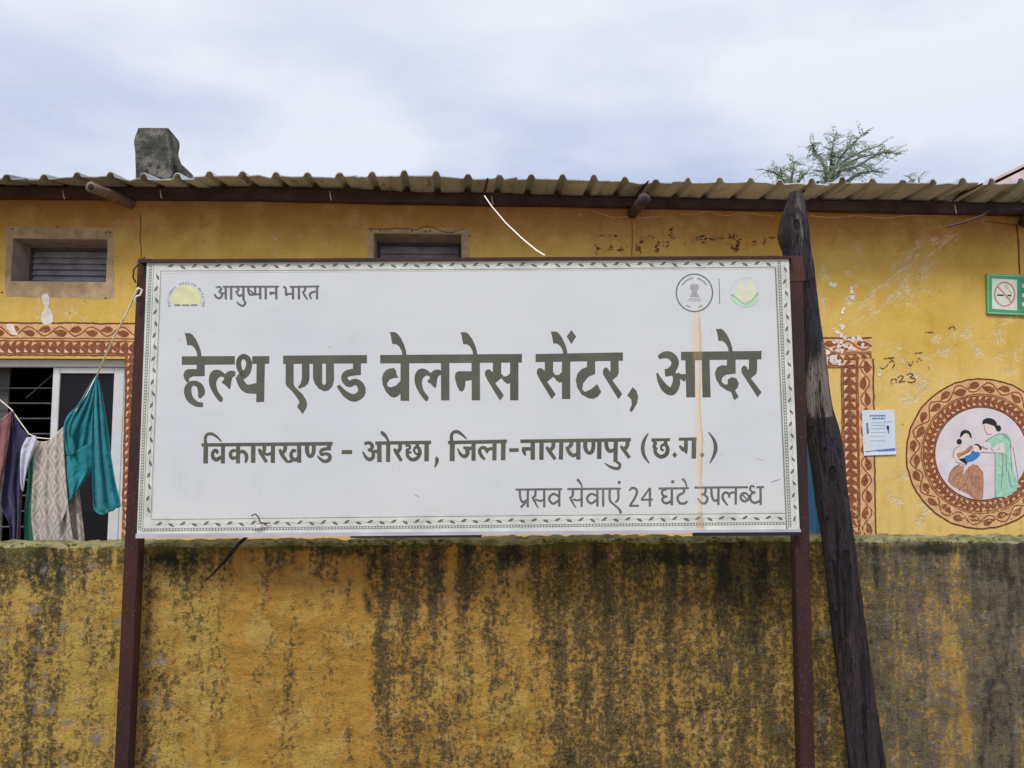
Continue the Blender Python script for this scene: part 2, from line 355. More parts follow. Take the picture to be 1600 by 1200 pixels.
def garden_wall_mat():
    n = NT('stained_ochre_garden_wall')
    x0, x1 = B(0, 900, YW).x, B(1600, 900, YW).x
    t = n.rng(n.math('ADD', n.X, n.math('MULTIPLY', n.math('SUBTRACT', n.noise(4, 4, .6), .5), .22)), x0, x1, 0, 1, False)
    P = [(0, .50), (50, .60), (90, .52), (120, .34), (210, .30), (255, .38), (300, .32), (345, .24), (440, .21), (560, .22), (576, .66), (640, .52), (690, .38), (740, .48), (790, .32), (850, .62), (930, .56), (990, .62), (1060, .58), (1100, .66), (1180, .70), (1215, .56), (1260, .62), (1320, .68), (1380, .72), (1430, .66), (1460, .44), (1480, .46), (1505, .84), (1600, .88)]
    prof = n.ramp(t, [(p / 1600, v) for p, v in P])
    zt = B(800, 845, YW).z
    hgt = n.rng(n.Z, zt - .34, zt, 0, 1)                        # mould under the top edge, plus that edge's shadow painted in as drips
    strk = n.noise(7, 8, .66, (1.7, 1, .26), .35); med = n.noise(12, 8, .7, (1.1, 1, .7)); fine = n.noise(46, 8, .8); vf = n.noise(120, 4, .7)
    yel = n.mix(n.math('MULTIPLY', n.rng(n.math('ADD', n.noise(2.4, 5, .6), n.rng(n.X, B(230, 900, YW).x, B(420, 900, YW).x, -.14, .10)), .38, .58), 1.0), (.53, .36, .085), (.50, .275, .055))
    yel = n.mix(n.rng(n.X, B(620, 900, YW).x, B(1150, 900, YW).x, 0, .8), yel, (.43, .29, .07)); yel = n.mix(n.rng(fine, .52, .68, 0, .6), yel, (.32, .20, .045))
    yel = n.mix(n.rng(n.noise(8, 7, .72, (1, 1, .7), 1.0), .50, .60, 0, .6), yel, (.55, .39, .12)); yel = n.mix(n.rng(n.noise(6, 7, .7, (1, 1, .8), .6), .52, .62, 0, .6), yel, (.34, .19, .035))
    grime_shade = n.math('ADD', n.math('MULTIPLY', prof, .66), n.math('MULTIPLY', n.math('MULTIPLY', hgt, n.rng(n.noise(9, 5, .6, (1.2, 1, .1)), .40, .62)), .34))
    grime_shade = n.math('ADD', grime_shade, n.math('MULTIPLY', n.math('SUBTRACT', strk, .5), 1.15))
    grime_shade = n.math('ADD', grime_shade, n.math('MULTIPLY', n.math('SUBTRACT', med, .5), .8))
    grime_shade = n.math('ADD', grime_shade, n.math('MULTIPLY', n.math('SUBTRACT', fine, .5), 1.9))
    mask = n.rng(grime_shade, .16, .50)
    grey = n.rng(n.X, B(1270, 900, YW).x, B(1430, 900, YW).x)
    dark = n.mix(n.rng(vf, .4, .65), (.045, .040, .020), (.15, .12, .05))
    dark = n.mix(n.math('MULTIPLY', grey, .8), dark, n.mix(n.rng(fine, .4, .62), (.055, .052, .045), (.23, .21, .18)))
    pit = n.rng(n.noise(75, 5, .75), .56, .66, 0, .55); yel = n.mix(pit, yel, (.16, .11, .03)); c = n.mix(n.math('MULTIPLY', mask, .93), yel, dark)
    blk = n.rng(n.math('ADD', n.math('MULTIPLY', n.math('SUBTRACT', grime_shade, .56), .9), n.math('MULTIPLY', n.math('SUBTRACT', n.noise(17, 6, .7, (1.4, 1, .8)), .5), .9)), .02, .22)
    c = n.mix(n.math('MULTIPLY', blk, .8), c, (.022, .022, .018))
    # black stain patches just under the coping
    for (px, py, rx, rz) in ((65, 885, .13, .12), (275, 872, .17, .07), (560, 858, .22, .05), (580, 910, .05, .2), (800, 868, .1, .09), (1050, 872, .3, .06), (1130, 905, .06, .15), (730, 862, .05, .06), (1195, 890, .03, .1), (1480, 858, .3, .04), (480, 852, .2, .03)):
        p = B(px, py, YW); m_ = n.math('MULTIPLY', n.blob(p.x, p.z, rx, rz), n.rng(n.math('ADD', med, n.math('MULTIPLY', fine, .5)), .55, .9)); c = n.mix(n.math('MULTIPLY', m_, 1.5, True), c, (.03, .032, .02))
    # bare blue-grey cement where the wash has come away
    pm = n.math('MULTIPLY', n.rng(n.noise(11, 6, .65), .565, .63), n.rng(n.X, B(330, 900, YW).x, B(240, 900, YW).x, 0, .8))
    pm2 = n.math('MULTIPLY', n.rng(n.noise(15, 6, .65), .60, .68), n.rng(n.X, B(1000, 900, YW).x, B(1400, 900, YW).x, .15, .7))
    c = n.mix(n.math('MULTIPLY', n.math('MAXIMUM', pm, pm2), .85), c, n.mix(vf, (.16, .165, .155), (.33, .32, .28)))
    # green film close to the top, pale worn top face
    gm = n.math('MULTIPLY', n.rng(n.Z, zt - .07, zt + .0), n.rng(n.noise(8, 5, .6), .40, .58)); c = n.mix(n.math('MULTIPLY', gm, .75), c, (.13, .14, .025))
    nz = n.t.nodes.new('ShaderNodeSeparateXYZ'); n.t.links.new(n.geo.outputs['True Normal'], nz.inputs[0])
    topf = n.rng(nz.outputs['Z'], .5, .8); c = n.mix(n.math('MULTIPLY', topf, .85), c, n.mix(n.rng(med, .42, .6), (.42, .37, .20), (.16, .17, .06)))
    n.col(c); n.b.inputs['Roughness'].default_value = .92
    n.bump(n.math('ADD', n.math('ADD', n.math('MULTIPLY', fine, .8), n.math('MULTIPLY', vf, .5)), n.math('MULTIPLY', n.noise(14, 5, .6, (.6, 1, 1), 1.2), 1.0)), 1.0, .018); return n.mat
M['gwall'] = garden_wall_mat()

def bark():
    n = NT('dark_dry_wood'); a = n.noise(11, 8, .68, (1.6, 1.6, .13), .5); f = n.noise(48, 6, .75, (1.4, 1.4, .22)); g_ = n.noise(5, 5, .6)
    c = n.mix(n.rng(a, .36, .62), (.012, .009, .014), (.048, .035, .041)); c = n.mix(n.rng(f, .56, .72, 0, .75), c, (.14, .12, .125))
    c = n.mix(n.rng(g_, .5, .66, 0, .5), c, (.045, .048, .085)); c = n.mix(n.rng(n.noise(9, 6, .7, (1, 1, .5)), .56, .64, 0, .75), c, (.075, .042, .038))
    p = S(1286, 598, .14); m_ = n.blob(p.x, p.z, .10, .23, -.10)
    m2 = n.rng(n.math('ADD', m_, n.math('MULTIPLY', n.math('SUBTRACT', a, .5), 2.6)), .10, .62)
    pe = S(1290, 652, .14).z; zz = n.math('ADD', n.Z, n.math('MULTIPLY', n.math('SUBTRACT', n.noise(14, 3), .5), .06)); m2 = n.math('MULTIPLY', m2, n.rng(zz, pe, pe + .012))
    c = n.mix(n.math('MULTIPLY', m2, .9), c, n.mix(n.rng(f, .35, .65), (.155, .13, .12), (.33, .29, .26)))
    fs_ = n.noise(7, 4, .5, (2.2, 2.2, .16), .6); cr = n.rng(n.math('ABSOLUTE', n.math('SUBTRACT', fs_, .5)), .0, .014, 1, 0); fs2 = n.noise(13, 3, .5, (2.0, 2.0, .2), .4); cr = n.math('MAXIMUM', cr, n.rng(n.math('ABSOLUTE', n.math('SUBTRACT', fs2, .47)), .0, .010, .8, 0))
    for (px, py, rx, rz) in ((1245, 352, .02, .035), (1300, 742, .02, .05), (1322, 868, .018, .03), (1262, 445, .014, .03)):
        q = S(px, py, .14); cr = n.math('MAXIMUM', cr, n.rng(n.blob(q.x, q.z, rx, rz), .1, .6))
    c = n.mix(n.math('MULTIPLY', cr, .9), c, (.008, .007, .009))
    n.col(c); n.bump(n.math('SUBTRACT', n.math('ADD', n.math('MULTIPLY', a, 1.4), n.math('MULTIPLY', f, .7)), n.math('MULTIPLY', cr, 1.2)), 1.0, .03); return n.mat
M['bark'] = bark()
def pillar_mat():
    n = NT('mossy_rubble_plaster'); a = n.noise(4, 6, .7); f = n.noise(12, 7, .7)
    c = n.mix(n.rng(a, .4, .6), (.19, .175, .15), (.06, .065, .05)); c = n.mix(n.rng(f, .5, .6), c, (.04, .04, .045)); n.col(c); n.bump(f, 1, .04); return n.mat
M['pillar'] = pillar_mat()
def soil():
    n = NT('dry_soil'); a = n.noise(2, 8, .7); c = n.mix(a, (.20, .13, .07), (.34, .25, .15)); n.col(c); n.bump(n.noise(20, 6, .7), .6, .02); return n.mat
M['soil'] = soil()
def cloth(name, c, c2=None, weave=90):
    n = NT(name); a = n.noise(6, 4); cc = n.mix(n.rng(a, .35, .7), c, c2 or tuple(x * .7 for x in c)); n.col(cc)
    n.b.inputs['Roughness'].default_value = .8; n.b.inputs['Sheen Weight'].default_value = .15; n.bump(n.math('ADD', n.math('MULTIPLY', n.noise(16, 4, .55, (1, 1, .6), .8), 1.0), n.math('MULTIPLY', n.noise(weave, 2), .08)), .7, .03); return n.mat
M['teal'] = cloth('teal_cotton', (.010, .225, .275), (.006, .15, .20))
M['navy'] = cloth('navy_cotton', (.030, .026, .085))
M['pinkc'] = cloth('dusty_pink_cotton', (.30, .13, .14))
M['whitec'] = cloth('pale_blue_white_cotton', (.60, .61, .72), (.5, .52, .66))
M['greenc'] = cloth('green_cotton', (.018, .14, .10))
def lace():
    n = NT('cream_lace'); n.b.inputs['Roughness'].default_value = .9
    o = B(85, 760, 4.95); u = n.math('MULTIPLY', n.math('SUBTRACT', n.X, o.x), 1 / .075); v = n.math('MULTIPLY', n.math('SUBTRACT', n.Z, o.z), 1 / .16)
    wz = n.math('MULTIPLY', n.math('SUBTRACT', n.noise(7, 2), .5), .9); u = n.math('ADD', u, wz)
    def tri(x): return n.math('ABSOLUTE', n.math('SUBTRACT', n.math('FRACT', x), .5))
    d = n.math('ADD', tri(u), tri(v)); line = n.rng(n.math('ABSOLUTE', n.math('SUBTRACT', n.math('FRACT', n.math('MULTIPLY', d, 3.0)), .5)), .12, .26)
    th = n.noise(110, 3, .7)
    c = n.mix(line, (.56, .51, .47), (.40, .35, .33)); c = n.mix(n.rng(th, .5, .66, 0, .35), c, (.25, .21, .2)); n.col(c)
    n.bump(n.math('ADD', line, th), .3, .004); return n.mat
M['lace'] = lace()
def leafm(name, a, b):
    n = NT(name); i = n.geo.outputs['Random Per Island']; n.col(n.mix(i, a, b)); n.b.inputs['Roughness'].default_value = .6
    n.b.inputs['Transmission Weight'].default_value = 0; return n.mat
M['leaf'] = leafm('grey_green_leaf', (.13, .18, .13), (.30, .37, .30))
_n = M['leaf'].node_tree; _t = _n.nodes.new('ShaderNodeBsdfTranslucent'); _t.inputs[0].default_value = (.30, .40, .28, 1); _m = _n.nodes.new('ShaderNodeMixShader'); _m.inputs[0].default_value = .5
_n.links.new(_n.nodes['Principled BSDF'].outputs[0], _m.inputs[1]); _n.links.new(_t.outputs[0], _m.inputs[2]); _n.links.new(_m.outputs[0], _n.nodes['Material Output'].inputs[0])
M['twig'] = simple('grey_twig', (.16, .13, .11), .9, .2, 20)
gl = NT('window_glass'); gl.b.inputs['Base Color'].default_value = (.02, .02, .025, 1); gl.b.inputs['Roughness'].default_value = .08; gl.b.inputs['Specular IOR Level'].default_value = .12
gl.b.inputs['Alpha'].default_value = .75; M['glass'] = gl.mat

# ------------------------------------------------------------------ ground
g = mesh([(-150, -60, 0), (150, -60, 0), (150, 240, 0), (-150, 240, 0)], [(0, 1, 2, 3)])
o = link('ground', g, M['soil']); o['kind'] = 'structure'

# ------------------------------------------------------------------ health centre building
XL, XR, ZT = -7.5, 7.5, B(800, 300).z + .05
bld = empty('health_centre_building', (0, YB, 0), 'long ochre yellow single storey building with corrugated eave behind the board', 'building')
def rect(x0, y0, x1, y1):
    a, b = B(x0, y1), B(x1, y0); c = B(x1, y1); d = B(x0, y0)
    return ((a.x + d.x) / 2, (b.x + c.x) / 2, (a.z + c.z) / 2, (b.z + d.z) / 2)     # xmin xmax zmin zmax
R_win = rect(-130, 560, 194, 905)
R_v1 = rect(17, 372, 168, 441)
R_v2 = rect(583, 364, 722, 432)
R_door = (rect(1100, 600, 1290, 820)[0], rect(1100, 600, 1290, 820)[1], 0.0, rect(1100, 600, 1290, 820)[3])
holes = [R_win, R_v1, R_v2, R_door]; TH = .50
def wall_mesh(x0, x1, z0, z1, holes, y0, y1):
    xs = sorted({x0, x1, *[h[i] for h in holes for i in (0, 1)]}); zs = sorted({z0, z1, *[h[i] for h in holes for i in (2, 3)]})
    bm = bmesh.new()
    def q(*p): bm.faces.new([bm.verts.new(v) for v in p])
    inside = lambda x, z: any(h[0] < x < h[1] and h[2] < z < h[3] for h in holes)
    for i in range(len(xs) - 1):
        for j in range(len(zs) - 1):
            a, b, c, d = xs[i], xs[i + 1], zs[j], zs[j + 1]
            if inside((a + b) / 2, (c + d) / 2): continue
            q((a, y0, c), (b, y0, c), (b, y0, d), (a, y0, d)); q((a, y1, d), (b, y1, d), (b, y1, c), (a, y1, c))
    for h in holes:
        a, b, c, d = h
        q((a, y0, c), (a, y0, d), (a, y1, d), (a, y1, c)); q((b, y0, d), (b, y0, c), (b, y1, c), (b, y1, d))
        q((a, y0, d), (b, y0, d), (b, y1, d), (a, y1, d)); q((b, y0, c), (a, y0, c), (a, y1, c), (b, y1, c))
    q((x0, y0, z1), (x1, y0, z1), (x1, y1, z1), (x0, y1, z1)); q((x0, y0, z0), (x0, y0, z1), (x0, y1, z1), (x0, y1, z0)); q((x1, y0, z1), (x1, y0, z0), (x1, y1, z0), (x1, y1, z1))
    bmesh.ops.remove_doubles(bm, verts=bm.verts, dist=1e-5); me = bpy.data.meshes.new('wall'); bm.to_mesh(me); bm.free(); return me
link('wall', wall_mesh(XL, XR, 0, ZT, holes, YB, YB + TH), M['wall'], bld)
# interior shell: side walls, back wall, ceiling
bm = bmesh.new(); D = 4.4
box_bm(bm, (XL, YB + TH + .002, 0), (XL + .2, YB + D, ZT - .01)); box_bm(bm, (XR - .2, YB + TH + .002, 0), (XR, YB + D, ZT - .01))
box_bm(bm, (XL, YB + D + .002, 0), (XR, YB + D + .2, ZT)); box_bm(bm, (XL + .21, YB + TH + .002, ZT - .12), (XR - .21, YB + D, ZT - .03))
box_bm(bm, (B(420, 700).x, YB + TH + .004, 0), (B(420, 700).x + .12, YB + D - .01, ZT - .13))
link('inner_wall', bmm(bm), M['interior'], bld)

# eave beam, in four lengths butted together
YBE = 6.52
cut = [-60, 404, 596, 965, 1660]; edge_t = {-60: 292, 404: 294, 596: 299, 965: 309, 1660: 319}; edge_b = {-60: 307, 404: 310, 596: 315, 965: 321, 1660: 335}
for a, b in zip(cut, cut[1:]):
    pa, pb, qa, qb = G(a, edge_t[a], YBE), G(b, edge_t[b], YBE), G(a, edge_b[a], YBE), G(b, edge_b[b], YBE)
    n = 14; vs, fs = [], []
    for i in range(n + 1):
        t = i / n; T_, Q_ = pa.lerp(pb, t), qa.lerp(qb, t); j = .006 * mnoise.noise(Vector((T_.x * 2.1, a, 3)))
        for y_, z_ in ((YBE + j, T_.z), (YB - .003, T_.z), (YB - .003, Q_.z + j), (YBE + j, Q_.z + j)): vs.append((T_.x, y_, z_))
    for i in range(n):
        for k in range(4): fs.append((4 * i + k, 4 * i + (k + 1) % 4, 4 * i + 4 + (k + 1) % 4, 4 * i + 4 + k))
    fs += [(3, 2, 1, 0), tuple(4 * n + k for k in range(4))]
    link('eave_beam', mesh(vs, fs), M['beam'], bld)

# corrugated fibre-cement roof sheets (five ribs each), lapping
def interp(tab, x):
    if x <= tab[0][0]: return tab[0][1]
    for (a, b), (c, d) in zip(tab, tab[1:]):
        if x <= c: return b + (d - b) * (x - a) / (c - a)
    return tab[-1][1]
YE = 6.14
outer = [(-400, 281), (0, 282), (60, 281), (110, 276), (160, 274), (215, 280), (260, 279), (340, 276), (400, 277), (500, 279), (600, 277), (680, 277), (740, 283), (790, 281), (830, 279), (900, 280), (1000, 284), (1100, 286), (1200, 286), (1300, 290), (1400, 290), (1500, 291), (1600, 287), (2000, 290)]
inner = [(-400, 290), (0, 292), (400, 295), (560, 298), (650, 304), (1000, 309), (1300, 315), (1600, 320), (2000, 324)]
ot = [(G(p, q, YE).x, G(p, q, YE).z) for p, q in outer]; it_ = [(G(p, q, YBE).x, G(p, q, YBE).z) for p, q in inner]
PIT = 51.2 / F * YE; X0 = G(13, 270, YE).x
prof = [(-.5, 0), (-.17, .0), (-.13, .12), (-.08, .78), (-.04, .98), (0, 1), (.04, .98), (.08, .78), (.13, .12), (.17, 0)]
RISE = .036
nsheet = 0
k0 = int((XL + .2 - X0) / PIT) - 1; k1 = int((XR - X0) / PIT) + 1
k = k0
while k < k1:
    xs = []
    for j in range(5):
        for (u, h) in prof: xs.append((X0 + (k + j + u) * PIT, h))
    xs.append((X0 + (k + 4 + .5) * PIT + .012, 0))
    lift = .007 * (nsheet % 2) + random.uniform(-.004, .006); yo = YE + random.uniform(-.03, .04); tilt = random.uniform(-.008, .008)
    ys = [yo, yo + .12, YBE, YBE + .5, 8.5, 11.2]; vs, fs = [], []; th = .007
    for layer in (0, 1):
        for yi, y in enumerate(ys):
            for (x, h) in xs:
                zo, zi = interp(ot, x), interp(it_, x) + .014
                z = zo + (zi - zo) * (y - YE) / (YBE - YE) if y <= YBE else zi + (y - YBE) * .035
                rr = RISE * (1 + .55 * mnoise.noise(Vector((x * 1.7, 5, 1))))
                if yi == 0: y = yo + .022 * mnoise.noise(Vector((x * 9, 2, 2))) + (.03 if mnoise.noise(Vector((x * 5, 7, 7))) > .38 else 0)
                vs.append((x, y, z + .004 * mnoise.noise(Vector((x * 6, y, 3))) + h * rr + lift + tilt * (x - xs[0][0]) + layer * th))
    nx, ny = len(xs), len(ys)
    for i in range(ny - 1):
        for j in range(nx - 1):
            a = i * nx + j; fs.append((a, a + nx, a + nx + 1, a + 1)); b_ = a + nx * ny; fs.append((b_, b_ + 1, b_ + nx + 1, b_ + nx))
    for j in range(nx - 1): a = j; b_ = a + nx * ny; fs.append((a, a + 1, b_ + 1, b_))
    for i in range(ny - 1):
        for j in (0, nx - 1): a = i * nx + j; b_ = a + nx * ny; fs.append((a, a + nx, b_ + nx, b_))
    link('roof_sheet', mesh(vs, fs), M['sheet'], bld); k += 5; nsheet += 1

# rafter ends poking out under the sheet
def rafter(p0, p1, y1, r, mat='log', bend=0):
    a, b = G(*p0, YB + .12), G(*p1, y1)
    n = 9; pts = [a.lerp(b, i / (n - 1)) + Vector((0, 0, bend * math.sin(math.pi * i / (n - 1)))) for i in range(n)]
    o = tube('rafter', pts, [r * (1 + .08 * math.sin(i * 1.7)) for i in range(n)], M[mat], bld, seg=16, jit=.16, seed=p0[0])
    d = (b - a).normalized()
    tube('sawn_end', [b - d * .001, b + d * .004], [r * .62, r * .5], M['log_end'], o, seg=14)
    return o
rafter((216, 323), (142, 292), 6.0, .036)
rafter((985, 337), (1007, 311), 6.02, .040, 'beam')
rafter((1596, 352), (1622, 322), 6.1, .045, 'beam')
tube('eave_stick', [G(1481, 354, 6.1), G(1510, 346, 6.15), G(1535, 337, 6.25), G(1556, 322, 6.4)], [.008, .011, .010, .006], M['beam'], bld)
tube('eave_stick', [G(1558, 330, 6.3), G(1600, 326, 6.3), G(1640, 318, 6.35)], .012, M['beam'], bld)
# wire straps holding the sheets
for pts in ([(762, 279), (759, 292), (757, 306)], [(1013, 283), (1006, 292), (998, 301), (991, 309)], [(1279, 284), (1268, 291), (1256, 299), (1249, 306)], [(1535, 287), (1518, 295), (1500, 304), (1488, 314)]):
    tube('wire_tie', [G(p[0], p[1], YE - .03 + .12 * i) for i, p in enumerate(pts)], [.006, .012, .011, .006][:len(pts)] if len(pts) > 3 else .008, M['wire'], bld, seg=6)
for (x, y) in ((98, 303), (515, 305), (768, 312), (1492, 326), (250, 302)):
    tube('wire_end', [G(x, y - 6, 6.49), G(x + 1, y + 1, 6.48), G(x + 2.5, y + 8, 6.49)], .0035, M['rope'], bld, seg=5)

# paint on the wall
W = Ink(lambda x, y: B(x, y), (0, -1, 0))
def strip(P, L_, vine, tri, step, dens=1, side=0):
    """painted border; P(s,t) -> photo position, t 0..1 across (0 = vine edge, 1 = triangle edge); vine, tri: t ranges"""
    W.new(); P0 = P
    def P(s_, t_):
        x, y = P0(s_, t_); return (x + 1.1 * mnoise.noise(Vector((x * .09, y * .09, 1))) + .5 * mnoise.noise(Vector((x * .4, y * .4, 1))), y + 1.1 * mnoise.noise(Vector((x * .09, y * .09, 8))) + .5 * mnoise.noise(Vector((x * .4, y * .4, 8))))
    def path(t0, t1, n): return [P(L_ * i / n, t0) for i in range(n + 1)], [P(L_ * i / n, t1) for i in range(n + 1)]
    n = max(8, int(L_ / 6))
    a, b = path(0, 1, n); W.poly('peach', a + b[::-1])
    a, b = path(tri[0], tri[1], n); W.poly('red', a + b[::-1])
    # light triangles in the red band
    s = 1.0
    while s + step < L_:
        j = random.uniform(-.8, .8); m = (tri[0] + tri[1]) / 2; h = (tri[1] - tri[0])
        s0, s1 = s + .8, s + step - .9
        jj = random.uniform(-.05, .05); W.poly('peach', [P(s0 + 1.4, tri[0] + h * .13), P(s1 - 1.2, tri[0] + h * (.13 + jj)), P(s0 + 2.2 + j * 2, m - h * (.06 + jj))], lift=.0002)
        W.poly('pink', [P(s0 + .8, tri[1] - h * .12), P(s1 - 2.6 + j, tri[1] - h * (.12 + jj)), P(s0 + 1.2, m + h * .12)], lift=.0002)
        s += step
    wv = step * 3.9; vm = (vine[0] + vine[1]) / 2; va = (vine[1] - vine[0]) * .36
    n2 = max(12, int(L_ / 2.5))
    W.rib('red', [P(L_ * i / n2, vm + va * math.sin(2 * math.pi * L_ * i / n2 / wv)) for i in range(n2 + 1)], 2.1, smooth=False, lift=.0003)
    s = wv * .25; k = 0
    while s < L_ - wv * .2:
        sgn = 1 if k % 2 == 0 else -1; c = vm - sgn * va * .45; q = wv * random.uniform(.19, .23)
        W.poly('red', [P(s - q, c + sgn * va * .45), P(s - q * .3, c - sgn * va * .5), P(s + q * .5, c - sgn * va * .7), P(s + q, c + sgn * .1 * va), P(s + q * .3, c + sgn * va * .75), P(s - q * .4, c + sgn * va * .6)], smooth=True, lift=.0002)
        s += wv / 2; k += 1
    for t0, wd, key in ((0, 2.6, 'dark_red'), (vine[1] + .02, 1.9, 'red'), (1, 2.4, 'red')):
        W.rib(key, [tuple(v + random.uniform(-.3, .3) for v in P(L_ * i / n, t0)) for i in range(n + 1)], wd, smooth=False, lift=.0004)
# over the window
strip(lambda s, t: (-40 + s, 504 + 50 * t + .006 * s), 252, (.06, .46), (.54, .97), 12.5)
# right of the window
strip(lambda s, t: (230 - 33 * t + s * -.02, 552 + s), 330, (.06, .42), (.52, .97), 12.5)
# right of the door, down to the garden wall
strip(lambda s, t: (1364 - 50 * t + .015 * s, 560 + s), 310, (.06, .46), (.5, .97), 13)
strip(lambda s, t: (1362 - s, 528 + 46 * t), 130, (.06, .46), (.52, .97), 13)
# medallion
MC = (1533, 709)
def ring(s, t): a = s / 100.0 - math.pi; r = 117 - 44 * t; return (MC[0] + r * math.cos(a), MC[1] + r * math.sin(a))
strip(ring, 2 * math.pi * 100, (.06, .52), (.58, .97), 11.5)
W.new(); W.disc('mural_white', MC[0], MC[1], 72, seg=64, lift=.0005)
W.rib('dark_red', [(MC[0] + 72.5 * math.cos(a * math.pi / 30), MC[1] + 72.5 * math.sin(a * math.pi / 30)) for a in range(61)], 1.6, smooth=False, lift=.0007)
W.frame(1400, 580, 8); LF = .0009
def wp(k, p, sm=True, l=0): W.poly(k, p, sm, lift=LF + l)
def wr(k, p, wd=7, l=.0006): W.rib(k, p, wd, lift=LF + l)
# standing woman in green
wp('green_p', [(1235, 1015), (1300, 930), (1340, 1000), (1400, 970), (1440, 1100), (1480, 1300), (1530, 1420), (1500, 1490), (1400, 1560), (1240, 1580)], False)
wp('green_p', [(1110, 880), (1180, 830), (1290, 780), (1400, 790), (1440, 900), (1400, 1000), (1320, 960), (1290, 900), (1200, 960), (1180, 900)])
wp('skin_p', [(1000, 990), (1060, 960), (1120, 975), (1200, 990), (1290, 985), (1300, 900), (1340, 900), (1345, 1010), (1290, 1030), (1200, 1025), (1110, 1010), (1050, 1020)], True, .0002)
wp('skin_p', [(1090, 660), (1150, 650), (1230, 680), (1230, 740), (1200, 790), (1150, 795), (1125, 770), (1100, 720)], True, .0002)
wp('hair', [(1080, 665), (1082, 620), (1120, 590), (1180, 588), (1235, 615), (1260, 665), (1250, 720), (1225, 690), (1180, 670), (1120, 655)], True, .0004)
W.disc('hair', 1278, 715, 34, 40, lift=LF + .0004)
for p in ([(1100, 680), (1105, 720), (1125, 765), (1150, 795), (1190, 785)], [(1235, 1020), (1235, 1580)], [(1335, 1030), (1330, 1250), (1310, 1450)], [(1430, 930), (1440, 1150), (1445, 1250)], [(1460, 950), (1500, 1200), (1530, 1400)], [(1110, 880), (1180, 835), (1280, 785), (1360, 800), (1420, 880), (1440, 950)], [(1010, 985), (1070, 955), (1110, 975), (1150, 960)], [(1050, 1015), (1150, 1020), (1260, 1020), (1330, 1030)], [(1400, 1250), (1420, 1400), (1460, 1450)], [(1180, 960), (1220, 1000)], [(1370, 1040), (1380, 1260)]): wr('outline', p)
# seated woman
wp('skin_p', [(730, 960), (790, 935), (830, 930), (900, 950), (900, 1000), (800, 1100), (740, 1090), (720, 1030)], True)
wp('skin_p', [(815, 810), (860, 770), (920, 800), (925, 860), (890, 905), (850, 900), (820, 860)], True, .0002)
wp('brown_p', [(760, 1030), (840, 1000), (930, 930), (960, 960), (900, 1020), (820, 1060), (780, 1090)], True, .0003)
wp('hair', [(800, 830), (805, 770), (840, 738), (890, 738), (930, 770), (943, 835), (925, 830), (900, 785), (860, 778), (825, 810)], True, .0004)
W.disc('hair', 788, 882, 33, 36, lift=LF + .0004)
wp('brown_p', [(650, 1380), (670, 1270), (720, 1200), (790, 1170), (850, 1190), (830, 1300), (900, 1200), (960, 1160), (1030, 1180), (1075, 1250), (1085, 1400), (1075, 1600), (980, 1600), (900, 1540), (780, 1480), (700, 1440)], False)
wp('blue_p', [(860, 1070), (920, 1040), (960, 990), (1030, 1010), (1050, 1040), (1010, 1090), (940, 1130), (880, 1130)], True, .0005)
wp('hair', [(780, 1100), (860, 1080), (900, 1120), (880, 1170), (820, 1130)], False, .0004)
W.disc('skin_p', 1000, 965, 42, 45, lift=LF + .0006)
wp('hair', [(965, 925), (1005, 905), (1050, 930), (1068, 975), (1045, 985), (1030, 945), (1000, 925)], True, .0008)
for p in ([(720, 1090), (712, 1030), (740, 965), (800, 940)], [(650, 1380), (675, 1270), (730, 1200), (800, 1160)], [(1080, 1250), (1088, 1400), (1078, 1590)], [(870, 1390), (900, 1300), (905, 1200)], [(780, 1500), (870, 1400), (900, 1490), (980, 1580)], [(700, 1350), (760, 1290), (850, 1240)], [(940, 930), (900, 1000), (800, 1050)], [(735, 1130), (820, 1160), (880, 1180)], [(1050, 940), (1100, 950), (1130, 985)]): wr('outline', p)
for i in range(7): wr('outline', [(930 + 18 * i, 1260 + 10 * i), (950 + 15 * i, 1420 + 15 * i)], 4)
W.new()
# writing on the wall
W.frame(1180, 480, 3.81); W.off = .003
for p in ([(812, 458), (808, 440), (822, 426), (840, 432), (838, 450)], [(848, 420), (866, 408), (880, 416), (866, 436), (856, 446), (892, 440)], [(902, 402), (928, 394), (938, 404), (922, 418), (948, 424), (950, 438), (930, 448), (904, 442)],
          [(742, 352), (752, 366), (772, 358), (790, 340)], [(762, 306), (830, 300)], [(795, 330), (818, 318), (828, 340), (815, 362)], [(808, 300), (812, 322)], [(910, 335), (925, 348), (940, 320)], [(945, 275), (995, 270)], [(962, 325), (972, 305), (990, 318)], [(1150, 130), (1175, 112), (1190, 135)], [(1010, 148), (1060, 150)]):
    W.rib('graf', p, 6.5)
W.frame(920, 340, 5.333)
random.seed(11)
def scrib(x, y, w_, h_, n, wd=7):
    n = int(n * 1.5); wd *= 1.15
    for i in range(n):
        a, b = x + random.uniform(-w_, w_), y + random.uniform(-h_, h_)
        W.rib('graf', [(a + random.uniform(-.35, .35) * w_ , b + random.uniform(-.4, .4) * h_) for _ in range(3)], wd * random.uniform(.6, 1.2))
